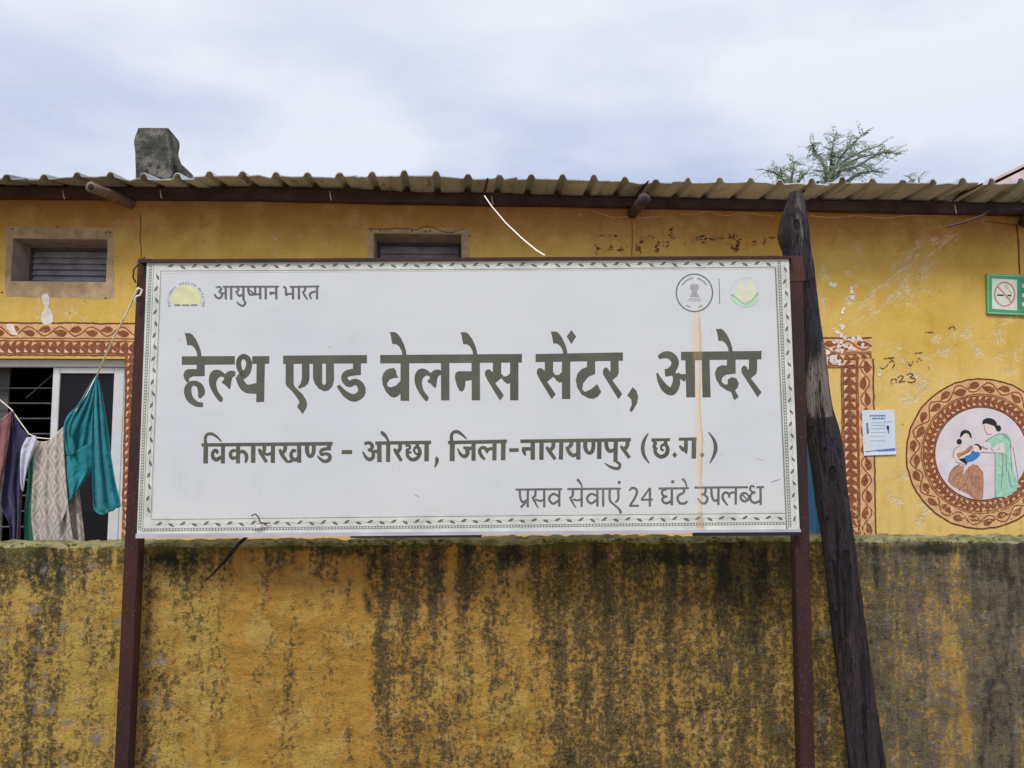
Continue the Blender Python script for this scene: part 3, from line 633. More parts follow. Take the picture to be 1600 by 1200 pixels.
for a in ((100, 150, 30, 8, 4, 4), (200, 152, 28, 7, 5), (70, 265, 22, 30, 6, 8), (190, 255, 26, 22, 5), (262, 262, 22, 14, 5, 11), (318, 240, 4, 8, 2), (425, 240, 30, 45, 10, 9), (500, 165, 70, 14, 5, 4), (575, 215, 26, 14, 5), (575, 265, 22, 24, 6, 9), (640, 225, 24, 26, 6), (685, 100, 14, 18, 5, 12), (700, 160, 34, 20, 7, 8), (745, 140, 6, 16, 3), (800, 215, 5, 8, 2), (860, 210, 6, 12, 2), (940, 165, 45, 20, 11, 10), (1030, 180, 26, 10, 6, 8), (1090, 175, 40, 6, 4, 6), (965, 215, 30, 14, 5), (1185, 160, 30, 22, 8, 8), (1235, 165, 30, 20, 7, 8), (1215, 250, 36, 26, 12, 11), (1160, 220, 12, 16, 3), (1240, 205, 14, 26, 5, 10), (1320, 222, 5, 8, 2), (1375, 215, 12, 24, 4), (1465, 190, 20, 38, 5, 6), (1520, 168, 34, 9, 6, 8)): scrib(*a)
# hairline cracks and settled edges
W.frame(0, 0, 1)
W.rib('crack', [(219, 333), (220, 350), (219, 372), (221, 392), (220, 405)], 1.0); W.rib('crack', [(987, 345), (988, 365), (987, 400)], .9)
W.rib('crack', [(1588, 350), (1591, 380), (1592, 405), (1593, 428)], 2.2); W.rib('crack', [(1540, 346), (1572, 350), (1589, 352)], 1)
W.rib('pale_edge', [(925, 329), (945, 336), (962, 340), (985, 338), (1005, 340), (1030, 338)], 1.4); W.rib('pale_edge', [(1063, 335), (1085, 335), (1105, 331), (1135, 337), (1160, 333), (1210, 338)], 1.4)
W.rib('pale_edge', [(1265, 337), (1300, 340), (1340, 337), (1380, 341), (1430, 336), (1480, 338)], 1.6)
# white splash that ran down over the border, white flakes on the door surround
W.poly('splash', [(66, 462), (74, 459), (78, 470), (76, 480), (81, 488), (83, 502), (74, 507), (65, 503), (66, 489), (71, 480), (67, 472)], True)
W.poly('splash', [(10, 508), (20, 507), (24, 515), (28, 523), (18, 522)], True)
random.seed(5)
for (cx, cy, rx, ry, n) in ((1318, 545, 26, 22, 26), (1330, 530, 22, 7, 10), (1302, 562, 16, 9, 12), (1314, 500, 5, 34, 8), (1330, 455, 5, 20, 4), (1302, 445, 8, 14, 4), (1375, 585, 8, 6, 3)):
    for i in range(n):
        a, b, r = cx + random.gauss(0, .45) * rx, cy + random.gauss(0, .45) * ry, random.uniform(1.2, 4.2); an = random.uniform(0, 6.28)
        W.poly('splash', [(a + r * random.uniform(.5, 1.5) * math.cos(an + q * 1.05), b + r * random.uniform(.5, 1.3) * math.sin(an + q * 1.05)) for q in range(6)], True)
M['crack'] = simple('crack_line', (.10, .06, .03), .9, .2, 20); M['pale_edge'] = simple('chipped_wash', (.60, .42, .20), .9, .3, 30); M['splash'] = simple('old_white_splash', (.70, .64, .58), .85, .2, 22, bump=.3)
# bare cement bands round the two ventilators, with holes left open
def band(r, o):
    (x0, y0, x1, y1), (a0, b0, a1, b1) = o, r
    def wob(p, q_): return [(p[0] + (q_[0] - p[0]) * i / 9 + (random.uniform(-1.2, 1.2) if 0 < i < 9 and abs(p[1] - q_[1]) > abs(p[0] - q_[0]) else 0), p[1] + (q_[1] - p[1]) * i / 9 + (random.uniform(-1.6, 1.4) if 0 < i < 9 and abs(p[0] - q_[0]) > abs(p[1] - q_[1]) else 0)) for i in range(10)]
    for e_ in (wob((x0, y0), (x1, y0 + 3)) + [(a1, b0), (a0, b0)], wob((x1, y0 + 3), (x1 + 2, y1)) + [(a1, b1), (a1, b0)], wob((x1 + 2, y1), (x0, y1 - 3)) + [(a0, b1), (a1, b1)], wob((x0, y1 - 3), (x0, y0)) + [(a0, b0), (a0, b1)]): W.poly('cement', e_)
    return
    for q in ([(x0, y0), (x1, y0 + 3), (a1, b0), (a0, b0)], [(x1, y0 + 3), (x1 + 2, y1), (a1, b1), (a1, b0)], [(x1 + 2, y1), (x0, y1 - 3), (a0, b1), (a1, b1)], [(x0, y1 - 3), (x0, y0), (a0, b0), (a0, b1)]): W.poly('cement', q)
W.off = .001; W.new()
random.seed(77); band((17, 372, 168, 441), (9, 353, 177, 467)); W.new(); band((583, 364, 722, 432), (574, 355, 733, 440))
for (x, y) in ((20, 358), (90, 355), (166, 363), (172, 363), (580, 360), (594, 360), (644, 361), (665, 362), (672, 361), (733, 369), (3, 457), (165, 466)): W.disc('crack', x, y, 1.8, 1.3, seg=8, lift=.001)
W.rib('crack', [(574, 357), (600, 358), (630, 357), (650, 359), (665, 354), (680, 357), (700, 364), (715, 361), (726, 358)], 1.3, lift=.001)
W.done(M, bld, {'peach': 'painted_border_ground', 'red': 'painted_border_pattern', 'dark_red': 'painted_border_line', 'pink': 'painted_pink_triangles', 'mural_white': 'mural_background', 'hair': 'mural_hair', 'outline': 'mural_outline', 'green_p': 'mural_green_sari', 'blue_p': 'mural_blue_wrap', 'brown_p': 'mural_brown_sari', 'skin_p': 'mural_figures', 'graf': 'graffiti', 'crack': 'wall_crack', 'pale_edge': 'chipped_edge', 'splash': 'white_splash', 'cement': 'cement_surround'}, ('pink', 'graf', 'crack', 'pale_edge', 'splash', 'red', 'dark_red', 'outline', 'hair', 'skin_p', 'green_p', 'brown_p', 'mural_white', 'blue_p', 'peach'))

# ventilators
def vent(r, n, first, back):
    x0, x1, z0, z1 = r; y = YB + .27
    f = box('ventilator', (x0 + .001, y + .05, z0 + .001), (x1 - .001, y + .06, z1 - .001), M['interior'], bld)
    for a_, b_ in (((x0 + .001, z1 - .006), (x1 - .001, z1 - .001)), ((x0 + .001, z0 + .001), (x1 - .001, z0 + .006)), ((x0 + .001, z0 + .007), (x0 + .006, z1 - .007)), ((x1 - .006, z0 + .007), (x1 - .001, z1 - .007))):
        box('reveal', (a_[0], YB + .002, a_[1]), (b_[0], y + .049, b_[1]), M['cement2'], f)
    x0 += .006; x1 -= .006; z0 += .006; z1 -= .006; bm = bmesh.new(); wv = .022
    xi = x0 + (x1 - x0) * first
    box_bm(bm, (xi, y, z0 + .002), (xi + wv, y + .035, z1 - .002)); box_bm(bm, (x1 - wv - .002, y, z0 + .002), (x1 - .002, y + .035, z1 - .002))
    box_bm(bm, (xi + wv + .001, y, z1 - wv), (x1 - wv - .003, y + .035, z1 - .002)); box_bm(bm, (xi + wv + .001, y, z0 + .002), (x1 - wv - .003, y + .035, z0 + wv))
    link('ventilator_frame', bmm(bm), M['rod'], f)
    for i in range(n):
        zc = z0 + wv + (z1 - z0 - 2 * wv) * (i + .5) / n; h = (z1 - z0 - 2 * wv) / n * .62
        me = mesh([(xi + wv, y + .0, zc - h), (x1 - wv, y + .0, zc - h), (x1 - wv, y + .03, zc + h * .9), (xi + wv, y + .03, zc + h * .9), (xi + wv, y + .005, zc - h), (x1 - wv, y + .005, zc - h), (x1 - wv, y + .035, zc + h * .9), (xi + wv, y + .035, zc + h * .9)],
                  [(0, 1, 2, 3), (7, 6, 5, 4), (0, 4, 5, 1), (3, 2, 6, 7), (0, 3, 7, 4), (1, 5, 6, 2)])
        link('louvre', me, M['louvre'], f)
vent(R_v1, 6, .0, True); vent(R_v2, 5, .0, True)

# big window behind the washing
x0, x1, z0, z1 = R_win; yf = YB + .05
win = box('window', (x0 + .002, yf, z1 - .055), (x1 - .002, yf + .06, z1 - .002), M['white_alu'], bld, bev=.004)
def wpx(px): return B(px, 700).x
box('window_jamb', (wpx(186), yf + .001, z0 + .056), (x1 - .002, yf + .06, z1 - .056), M['white_alu'], win, bev=.004)
box('window_jamb', (x0 + .002, yf + .001, z0 + .056), (x0 + .05, yf + .06, z1 - .056), M['white_alu'], win, bev=.004)
box('window_sill', (x0 + .002, yf - .01, z0 + .002), (x1 - .002, yf + .06, z0 + .054), M['white_alu'], win, bev=.004)
sa, sb = wpx(71), wpx(185); ss = yf + .012
bm = bmesh.new(); box_bm(bm, (sa, ss, z0 + .058), (sa + .05, ss + .035, z1 - .058), .003); box_bm(bm, (sb - .075, ss, z0 + .058), (sb - .002, ss + .035, z1 - .058), .003)
box_bm(bm, (sa + .051, ss, z1 - .10), (sb - .076, ss + .035, z1 - .058), .003); box_bm(bm, (sa + .051, ss, z0 + .058), (sb - .076, ss + .035, z0 + .10), .003)
link('sash', bmm(bm), M['white_alu'], win)
box('pane', (sa + .051, ss + .014, z0 + .101), (sb - .076, ss + .019, z1 - .101), M['glass'], win)
for i in range(12):
    z = z1 - .20 - i * .112
    if z > z0 + .06: tube('window_bar', [(x0, YB + .16, z), (x1, YB + .16, z)], .006, M['rod'], win, seg=6)
tube('stay_wire', [Vector((wpx(70), YB + .18, B(70, 575, YB + .18).z)), Vector((wpx(18), YB + .18, B(18, 622, YB + .18).z))], .006, M['rod'], win, seg=6)
# curtain edge hanging inside at the far left
box('inner_shutter', (wpx(-120), YB + .20, z0 + .03), (B(9, 700, YB + .2).x, YB + .22, z1 - .03), M['rod'], win)
# door, mostly behind the board
x0, x1, z0, z1 = R_door
door = box('door', (x0 + .05, YB + .08, .01), (x1 - .05, YB + .12, z1 - .05), M['blue_door'], bld)
bm = bmesh.new(); box_bm(bm, (x0 + .001, YB + .07, .001), (x0 + .048, YB + .14, z1 - .001)); box_bm(bm, (x1 - .048, YB + .07, .001), (x1 - .001, YB + .14, z1 - .001)); box_bm(bm, (x0 + .049, YB + .07, z1 - .048), (x1 - .049, YB + .14, z1 - .001))
link('door_frame', bmm(bm), M['blue_door'], door)

# ------------------------------------------------------------------ poster and no-smoking board on the wall
def quad_box(name, mp_, c, d0, d1, n, mat, parent=None, **k):
    """c: four photo corners; a slab from d0 to d1 towards the viewer"""
    P = [mp_(*q) for q in c]; vs = [p + n * d0 for p in P] + [p + n * d1 for p in P]
    me = mesh(vs, [(3, 2, 1, 0), (4, 5, 6, 7), (0, 1, 5, 4), (1, 2, 6, 5), (2, 3, 7, 6), (3, 0, 4, 7)])
    bm = bmesh.new(); bm.from_mesh(me); bmesh.ops.recalc_face_normals(bm, faces=bm.faces); bm.to_mesh(me); bm.free()
    return link(name, me, mat, parent, **k)
NB = Vector((0, -1, 0))
pc = [(1346, 641), (1397, 640), (1399, 710), (1349, 712)]
p0 = B(1372, 712); post_ = empty('poster', (p0.x, YB, p0.z), 'small pale blue paper notice pasted over the brown border beside the door', 'poster')
# slightly cockled sheet
vs, fs = [], []; n = 8
for j in range(n + 1):
    for i in range(n + 1):
        u, v = i / n, j / n
        x = (pc[0][0] * (1 - u) + pc[1][0] * u) * (1 - v) + (pc[3][0] * (1 - u) + pc[2][0] * u) * v; y = (pc[0][1] * (1 - u) + pc[1][1] * u) * (1 - v) + (pc[3][1] * (1 - u) + pc[2][1] * u) * v
        vs.append(B(x, y) + NB * (.005 + .0012 * mnoise.noise(Vector((u * 3, v * 3, 2))) + (.006 * (v - .85) / .15 if v > .85 else 0)))
for j in range(n):
    for i in range(n): a = j * (n + 1) + i; fs.append((a, a + 1, a + n + 2, a + n + 1))
me = mesh(vs, fs); bm = bmesh.new(); bm.from_mesh(me); bmesh.ops.solidify(bm, geom=bm.faces[:], thickness=.0006); bm.to_mesh(me); bm.free()
link('paper', me, M['poster_paper'], post_)
Pk = Ink(lambda x, y: B(x, y), NB, .0085); random.seed(3)
def words(key, x0, x1, y, h):
    x = x0
    while x < x1:
        l = random.uniform(2, 5); l = min(l, x1 - x); Pk.poly(key, [(x, y), (x + l, y - .1), (x + l, y + h), (x, y + h)])
        if random.random() < .6: Pk.rib(key, [(x + l * .5, y + h), (x + l * .4, y + h * 1.7)], h * .5)
        x += l + .7
words('ink', 1358, 1383, 648.5, 1.7); words('ink', 1362, 1382, 653, 1.6)
for y in (660, 664, 669, 675, 681, 688): words('pale', 1360, 1382, y, .6)
Pk.poly('ink', [(1353, 663), (1355, 661), (1356, 668), (1357, 676), (1354, 677)], True); Pk.disc('dark', 1354.5, 662.5, 1.2); Pk.poly('dark', [(1353.5, 668), (1356, 668), (1356, 673), (1354, 673)]); Pk.poly('dark', [(1384.5, 666), (1388, 665.5), (1388.5, 671), (1386, 672)], True); Pk.poly('ink', [(1386, 671), (1388.5, 671), (1388.5, 677), (1387, 677)])
Pk.poly('ink', [(1351, 705), (1398, 700), (1398.5, 709), (1351, 711)]); words('pale', 1381, 1394, 658, 1.0)
Pk.done({'ink': M['poster_ink'], 'dark': M['poster_dark'], 'pale': M['poster_pale']}, post_, {'ink': 'printed_heading', 'dark': 'printed_figures', 'pale': 'printed_text'}, ('ink', 'dark', 'pale'))

p0 = B(1590, 493); ns = empty('no_smoking_sign', (p0.x, YB, p0.z), 'green board with crossed out cigarette in a red ring, high on the right wall', 'sign')
quad_box('backing_board', B, [(1539, 428), (1660, 433), (1660, 497), (1540, 491)], .003, .018, NB, M['sign_green'], ns)
K = Ink(lambda x, y: B(x, y), NB, .0185)
K.rib('rim', [(1542, 430), (1658, 435), (1658, 494), (1542, 489), (1542, 430)], 2, smooth=False)
K.poly('light', [(1547.5, 436), (1587, 438), (1587, 486), (1548, 483)])
c = (1567.5, 460.5)
K.rib('red', [(c[0] + 15.5 * math.cos(a * math.pi / 18), c[1] + 18.5 * math.sin(a * math.pi / 18)) for a in range(37)], 2.4, smooth=False)
K.poly('black', [(1556, 460.5), (1566, 461), (1566, 463.5), (1556, 463)]); K.poly('black', [(1572, 461), (1578, 461.5), (1578, 464), (1572, 463.5)])
K.rib('red', [(1557, 449), (1567, 460), (1578, 473)], 2.6); K.rib('smoke', [(1568, 447), (1571, 452), (1573, 449), (1569, 447)], 1.2); K.rib('smoke', [(1573, 454), (1577, 457), (1578, 461)], 1.6); K.rib('smoke', [(1575, 466), (1576, 472)], 3)
for yy, ll in ((447, 50), (462, 56), (476, 40)): K.rib('light', [(1595, yy), (1595 + ll, yy + 2)], 6)
K.done({'rim': M['sign_rim'], 'light': M['sign_light'], 'red': M['sign_red'], 'black': M['black_ink'], 'smoke': M['smoke']}, ns, {'rim': 'pale_rim', 'light': 'white_panel', 'red': 'red_ring', 'black': 'cigarette', 'smoke': 'smoke_curl'}, ('light', 'red', 'black', 'smoke'))

# ------------------------------------------------------------------ garden wall in front
zt = B(800, 847, YW).z
def gtop(x):      # slight unevenness of the top edge, in metres
    pts_ = [(B(0, 851, YW).x, B(0, 851, YW).z), (B(200, 850, YW).x, B(200, 850, YW).z), (B(600, 847, YW).x, B(600, 847, YW).z), (B(1240, 841, YW).x, B(1240, 841, YW).z), (B(1600, 843, YW).x, B(1600, 843, YW).z)]
    return interp(pts_, x)
gw_x0, gw_x1, TW = -5.2, 5.6, .30; NXg, NZg = 620, 78
vs, fs = [], []
def rough(x, z, t=0): v = Vector((x, t, z)); return .012 * mnoise.noise(v * 3) + .009 * mnoise.noise(v * 11) + .006 * mnoise.noise(v * 31) + .003 * mnoise.noise(v * 60)
rows = NZg + 8
for i in range(NXg + 1):
    x = gw_x0 + (gw_x1 - gw_x0) * i / NXg; T_ = gtop(x) + .010 * mnoise.noise(Vector((x * 2.3, 0, 9))) + .012 * mnoise.noise(Vector((x * 13, 4, 9))) * 1.0 + .006 * mnoise.noise(Vector((x * 37, 4, 9)))
    for j in range(NZg + 1):
        t = j / NZg; z = T_ * t; rd = .02 * max(0, (t - .985) / .015) ** 2
        vs.append((x, YW - rough(x, z) + rd, z))
    for j in range(1, 8): y = YW + .02 + (TW - .02) * j / 7; vs.append((x, y, T_ + .004 + .9 * rough(x, y * 3, 5) - (.03 if j == 7 else 0)))
    vs.append((x, YW + TW + .002, 0))
R_ = NZg + 1 + 8
for i in range(NXg):
    for j in range(R_ - 1): a = i * R_ + j; fs.append((a, a + R_, a + R_ + 1, a + 1))
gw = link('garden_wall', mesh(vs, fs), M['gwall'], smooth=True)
prop(gw, 'low weather stained yellow wall with black mould and a mossy top edge in front of the building', 'wall')
# moss cushions along the top edge: one countless mass
random.seed(21); bm = bmesh.new()
for i in range(520):
    px = random.choice([random.uniform(380, 1240), random.uniform(-40, 1640), random.uniform(560, 1000)]); x = B(px, 845, YW).x
    if mnoise.noise(Vector((x * 2.2, 1, 7))) < -.10: continue
    r = random.uniform(.003, .008); zz = gtop(x) + random.uniform(-.028, .006); yy = YW - .004 + max(0, zz - gtop(x) + .004) * 3 + random.uniform(0, .01)
    bmesh.ops.create_icosphere(bm, subdivisions=1, radius=r, matrix=Matrix.Translation((x, yy, zz)) @ Matrix.Diagonal((random.uniform(.9, 2.0), .8, random.uniform(.5, .9), 1)))
for v in bm.verts: v.co += Vector([mnoise.noise(v.co * 60 + Vector((k_, 0, 0))) * .004 for k_ in (0, 9, 17)])
me = bmm(bm); o = link('moss', me, M['moss'], smooth=True); prop(o, 'thin green moss growing along the top edge of the stained wall', 'moss', kind='stuff')
# thin stick leaning over the wall
o = tube('stick', [G(386, 838, 4.46), G(372, 851, 4.40), G(352, 876, 4.39), G(336, 893, 4.40), G(322, 907, 4.42)], [.008, .009, .007, .005, .003], M['bark'], None, seg=7, jit=.3)
prop(o, 'thin dark dry stick hanging down the yellow wall under the board', 'stick')

# ------------------------------------------------------------------ name board
NS = -FH
sb0 = S(730, 838); SG = empty('name_board', (S(730, 838).x, S(730, 838).y, 0), 'large white board with olive Hindi lettering on two dark red steel posts', 'sign')
fc = [(229, 408), (1233, 402), (1250, 830), (213, 838)]
quad_box('board_panel', S, [(229.5, 409), (1232.5, 403.5), (1249.5, 829), (214, 837)], -.030, 0, NS, M['vinyl'], SG)
def off(d): return lambda x, y: S(x, y) + FH * d
# steel frame: top angle, bottom aluminium trim
quad_box('top_rail', S, [(218, 406), (1238, 400.5), (1238, 404.8), (219, 411)], -.05, .012, NS, M['post'], SG)
quad_box('bottom_trim', S, [(213.5, 834), (1250, 826.5), (1250.5, 831), (213, 841)], -.036, .010, NS, M['trim'], SG)
for c_ in ([(548, 837.4), (752, 835.6), (752, 839.6), (548, 840.4)], [(1084, 832.0), (1250, 831.0), (1250, 836.5), (1084, 837.4)]):
    quad_box('gap_shade_strip', S, c_, -.034, .011, NS, M['gap_shade_black'], SG)  # added dark strips imitate the shadowy gap under the board
def postm(top, bot, wd):
    a, b = S(*top, .034), S(*bot, .034); d = (a - b); b = a - d * (a.z / d.z)      # down to the ground
    h = wd / 2; vs = []
    for p in (b, a):
        for (u, v) in ((-h, 0), (h, 0), (h, wd), (-h, wd)): vs.append(p + rt * u + FH * v)
    me = mesh(vs, [(3, 2, 1, 0), (4, 5, 6, 7), (0, 1, 5, 4), (1, 2, 6, 5), (2, 3, 7, 6), (3, 0, 4, 7)])
    bm = bmesh.new(); bm.from_mesh(me); bmesh.ops.bevel(bm, geom=[e for e in bm.edges], offset=.004, segments=2, affect='EDGES'); bm.to_mesh(me); bm.free()
    link('post', me, M['post'], SG)
postm((226, 404), (200, 975), .068); postm((1243, 401), (1256.5, 975), .070)
quad_box('post_cap', S, [(1234, 398), (1257, 396), (1262, 436), (1236, 438)], -.115, -.031, NS, rust_mat('brighter_rust', (.060, .024, .020), (.040, .018, .018)), SG)
tube('wire_hook', [S(226, 402, .02), S(217, 412, 0), S(209, 421, -.01), S(208, 434, 0), S(212, 441, .03)], .004, M['wire'], SG, seg=6)

# print on the board
K = Ink(lambda x, y: S(x, y), NS, .0006)
def mat_e(dx, dy): K.poly('ink', [(90, 100), (130, 99), (150, 112), (175, 145), (197, 190), (212, 235), (219, 282), (188, 282), (180, 240), (162, 208), (140, 191), (110, 190), (104, 160), (99, 130)], False, dx, dy)
def la(dx, dy):
    K.poly('ink', [(380, 595), (362, 622), (330, 590), (295, 535), (277, 490), (273, 450), (280, 415), (298, 388), (325, 376), (355, 380), (380, 395), (396, 408), (415, 392), (440, 384), (460, 385), (473, 392), (473, 420), (455, 432), (446, 455), (432, 522), (400, 495), (370, 472), (385, 455), (388, 438), (366, 428), (345, 440), (332, 462), (330, 495), (345, 545)], True, dx, dy)
def sa_(dx, dy):
    K.poly('ink', [(922, 318), (985, 318), (985, 405), (1005, 428), (1030, 425), (1054, 400), (1054, 476), (1035, 485), (1012, 470), (986, 440), (940, 478), (1005, 572), (975, 610), (880, 455), (860, 412), (866, 384), (885, 372), (905, 380), (918, 395), (922, 385)], False, dx, dy)
def ra(dx, dy, tx=0):
    K.poly('ink', [(358, 306), (420, 306), (420, 400), (410, 425), (380, 448), (374, 458), (447 + tx, 560), (418 + tx, 600), (302, 412), (300, 385), (310, 364), (326, 358), (344, 372), (350, 392), (358, 384)], False, dx, dy)
def R(key, *p, **k): K.rib(key, p, **k)
K.frame(270, 500, 4.8485)
K.poly('ink', [(68, 275), (470, 273), (470, 337), (68, 340)]); mat_e(0, 0)
K.poly('ink', [(182, 338), (242, 338), (242, 425), (150, 427), (126, 440), (122, 466), (108, 474), (88, 446), (80, 418), (90, 386), (115, 372), (182, 371)])
R('ink', (229, 643, 34), (175, 634, 42), (128, 592, 54), (113, 535, 56), (128, 492, 46), (165, 478, 38), (203, 500, 46), (218, 545, 54), (208, 578, 34), (215, 592, 4))
la(0, 0)
R('ink', (540, 425, 30), (512, 385, 38), (499, 340, 40), (505, 298, 38), (536, 276, 40), (570, 298, 44), (578, 345, 46), (560, 395, 54), (525, 425, 56), (500, 442, 50)); R('ink', (496, 425, 44), (520, 480, 56), (560, 520, 64), (640, 518, 82))
K.poly('ink', [(635, 325), (698, 325), (692, 620), (632, 622)]); K.poly('ink', [(602, 274), (732, 273), (730, 331), (602, 332)])
K.new(); K.poly('ink', [(836, 270), (1471, 265), (1471, 328), (836, 333)])
K.poly('ink', [(855, 328), (915, 328), (916, 492), (930, 512), (985, 565), (1010, 605), (1018, 640), (1010, 670), (984, 712), (942, 657), (960, 622), (950, 600), (900, 535), (865, 505), (855, 485)])
K.poly('ink', [(978, 328), (1035, 328), (1036, 445), (1026, 480), (1000, 505), (960, 520), (946, 510), (968, 482), (978, 440)])
K.poly('ink', [(1062, 328), (1132, 328), (1132, 478), (1138, 490), (1153, 490), (1160, 478), (1160, 325), (1220, 325), (1222, 455), (1208, 505), (1178, 534), (1145, 540), (1105, 520), (1075, 480), (1062, 440)])
R('ink', (1395, 320, 60), (1395, 395, 60), smooth=False)
R('ink', (1424, 390, 52), (1350, 398, 52), (1308, 415, 50), (1302, 450, 48), (1335, 484, 50), (1385, 468, 48), (1425, 500, 54), (1428, 555, 60), (1375, 590, 58), (1310, 562, 46), (1252, 496, 26))
K.new(); K.frame(580, 500, 4.8485)
K.poly('ink', [(68, 265), (1142, 257), (1142, 322), (68, 329)]); mat_e(50, -8); mat_e(587, -7)
K.poly('ink', [(222, 322), (288, 322), (288, 612), (222, 612)])
K.poly('ink', [(140, 368), (172, 362), (188, 385), (193, 412), (207, 438), (175, 438), (140, 450), (120, 480), (125, 503), (150, 510), (190, 495), (224, 458), (224, 555), (196, 580), (172, 588), (145, 578), (110, 540), (88, 490), (81, 440), (95, 400), (115, 378)])
K.poly('ink', [(528, 318), (592, 318), (593, 608), (530, 608)]); la(55, -8)
K.poly('ink', [(760, 316), (823, 316), (825, 608), (762, 608)])
K.poly('ink', [(762, 388), (762, 455), (714, 462), (712, 495), (705, 525), (690, 542), (670, 537), (650, 500), (636, 450), (634, 420), (642, 398), (660, 388)])
sa_(0, 0); K.poly('ink', [(1052, 316), (1115, 316), (1115, 608), (1052, 608)])
K.new(); sa_(393, -10); K.poly('ink', [(1445, 305), (1508, 305), (1508, 598), (1445, 598)]); mat_e(1270, -12)
K.frame(880, 500, 4.8485)
K.poly('ink', [(-209, 258), (452, 245), (452, 308), (-209, 319)]); K.poly('ink', [(62, 75), (98, 125), (62, 182), (27, 125)])
K.poly('ink', [(180, 306), (242, 306), (242, 408), (190, 430), (152, 478), (144, 525), (165, 545), (210, 525), (258, 485), (288, 545), (265, 578), (230, 597), (190, 592), (140, 565), (105, 510), (95, 455), (108, 405), (140, 372), (180, 355)])
ra(0, 0); K.poly('ink', [(525, 508), (555, 535), (568, 580), (560, 630), (520, 698), (502, 685), (520, 640), (515, 600), (485, 572)])
K.new(); K.poly('ink', [(892, 241), (1502, 234), (1502, 298), (892, 305)]); K.poly('ink', [(925, 300), (998, 300), (1000, 585), (932, 586)])
R('ink', (722, 285, 30), (765, 265, 50), (812, 270, 58), (846, 310, 58), (840, 355, 56), (808, 392, 60), (770, 400, 56)); R('ink', (815, 395, 30), (850, 425, 44), (856, 480, 60), (825, 540, 60), (775, 520, 58), (735, 462, 40), (710, 402, 14))
R('ink', (862, 408, 30), (885, 425, 36), (930, 440, 62))
K.poly('ink', [(1048, 298), (1108, 298), (1117, 585), (1055, 586)]); mat_e(1067, -32)
K.poly('ink', [(1240, 296), (1305, 296), (1307, 405), (1230, 415), (1203, 438), (1200, 468), (1222, 488), (1246, 488), (1246, 452), (1275, 432), (1312, 442), (1331, 480), (1322, 512), (1302, 534), (1329, 582), (1295, 608), (1272, 545), (1240, 533), (1190, 500), (1158, 450), (1149, 400), (1165, 360), (1200, 343), (1240, 345)])
ra(1049, -14, 6)
# second line
K.new(); K.frame(300, 670, 7.619); HL = lambda p: K.poly('ink', p)
HL([(112, 172), (1674, 155), (1674, 198), (115, 212)])
R('ink', (165, 190, 55), (162, 412, 55)); R('ink', (165, 185, 42), (158, 115, 38), (185, 66, 36), (240, 62, 36), (300, 98, 27), (350, 152, 16))
R('ink', (370, 190, 48), (368, 412, 48)); R('ink', (312, 284, 40), (278, 256, 44), (246, 292, 42), (254, 345, 46), (295, 366, 50), (350, 332, 40)); R('ink', (290, 262, 40), (305, 300, 20))
R('ink', (550, 190, 48), (548, 412, 48)); R('ink', (535, 262, 34), (482, 262, 40), (456, 305, 42), (482, 350, 42), (540, 335, 36)); R('ink', (560, 288, 34), (600, 268, 42), (640, 298, 45), (650, 350, 44), (636, 405, 22))
R('ink', (730, 188, 54), (728, 406, 54))
R('ink', (965, 185, 50), (962, 406, 50)); R('ink', (862, 190, 46), (862, 250, 46)); R('ink', (866, 235, 44), (850, 282, 40), (822, 292, 40)); R('ink', (795, 236, 22), (815, 275, 50), (850, 338, 40), (888, 396, 42)); R('ink', (840, 285, 34), (900, 306, 34), (955, 285, 40))
R('ink', (1110, 190, 46), (1108, 245, 46), (1080, 288, 44)); R('ink', (1045, 240, 28), (1065, 295, 46), (1105, 355, 44), (1140, 392, 32), (1195, 378, 40)); R('ink', (1238, 268, 38), (1205, 258, 40), (1180, 300, 42), (1192, 350, 46), (1235, 368, 46), (1272, 335, 36)); R('ink', (1275, 188, 50), (1277, 404, 50))
R('ink', (1370, 188, 50), (1370, 262, 50), (1390, 318, 44), (1425, 322, 44), (1448, 270, 48), (1450, 188, 48))
K.frame(500, 670, 7.619)
R('ink', (110, 180, 50), (108, 230, 50), smooth=False); R('ink', (132, 236, 40), (60, 240, 40), (14, 262, 42), (20, 305, 38), (70, 296, 36), (115, 318, 44), (108, 368, 46), (58, 388, 40), (5, 360, 34), (-32, 318, 14))
R('ink', (258, 277, 48), (382, 276, 48)); K.new(); HL([(658, 150), (1325, 140), (1322, 182), (658, 190)])
R('ink', (528, 180, 36), (580, 166, 40), (620, 195, 44), (612, 235, 40), (570, 258, 36)); R('ink', (596, 250, 30), (632, 285, 40), (630, 340, 44), (588, 365, 44), (542, 332, 36), (508, 268, 14)); R('ink', (630, 262, 30), (690, 275, 46))
R('ink', (705, 180, 55), (708, 396, 55)); R('ink', (812, 170, 50), (810, 394, 50)); R('ink', (727, 30, 18), (748, 55, 46), (780, 86, 36), (818, 150, 24))
R('ink', (952, 180, 46), (952, 235, 46), (925, 275, 44)); R('ink', (885, 235, 30), (905, 275, 44), (970, 382, 40))
R('ink', (1018, 195, 36), (1068, 205, 30), (1066, 235, 32), (1035, 255, 36), (1062, 282, 28), (1090, 275, 20)); R('ink', (1035, 265, 34), (1045, 325, 42), (1095, 366, 44), (1155, 350, 46), (1190, 285, 46), (1170, 225, 42), (1130, 225, 32), (1122, 268, 28), (1150, 300, 26), (1180, 290, 24)); R('ink', (1158, 180, 44), (1160, 225, 44))
R('ink', (1270, 175, 54), (1268, 386, 54)); R('ink', (1385, 328, 10), (1392, 362, 44), (1388, 405, 36), (1365, 460, 12))
K.frame(690, 670, 7.619)
K.new(); HL([(75, 143), (780, 127), (772, 172), (78, 185)])
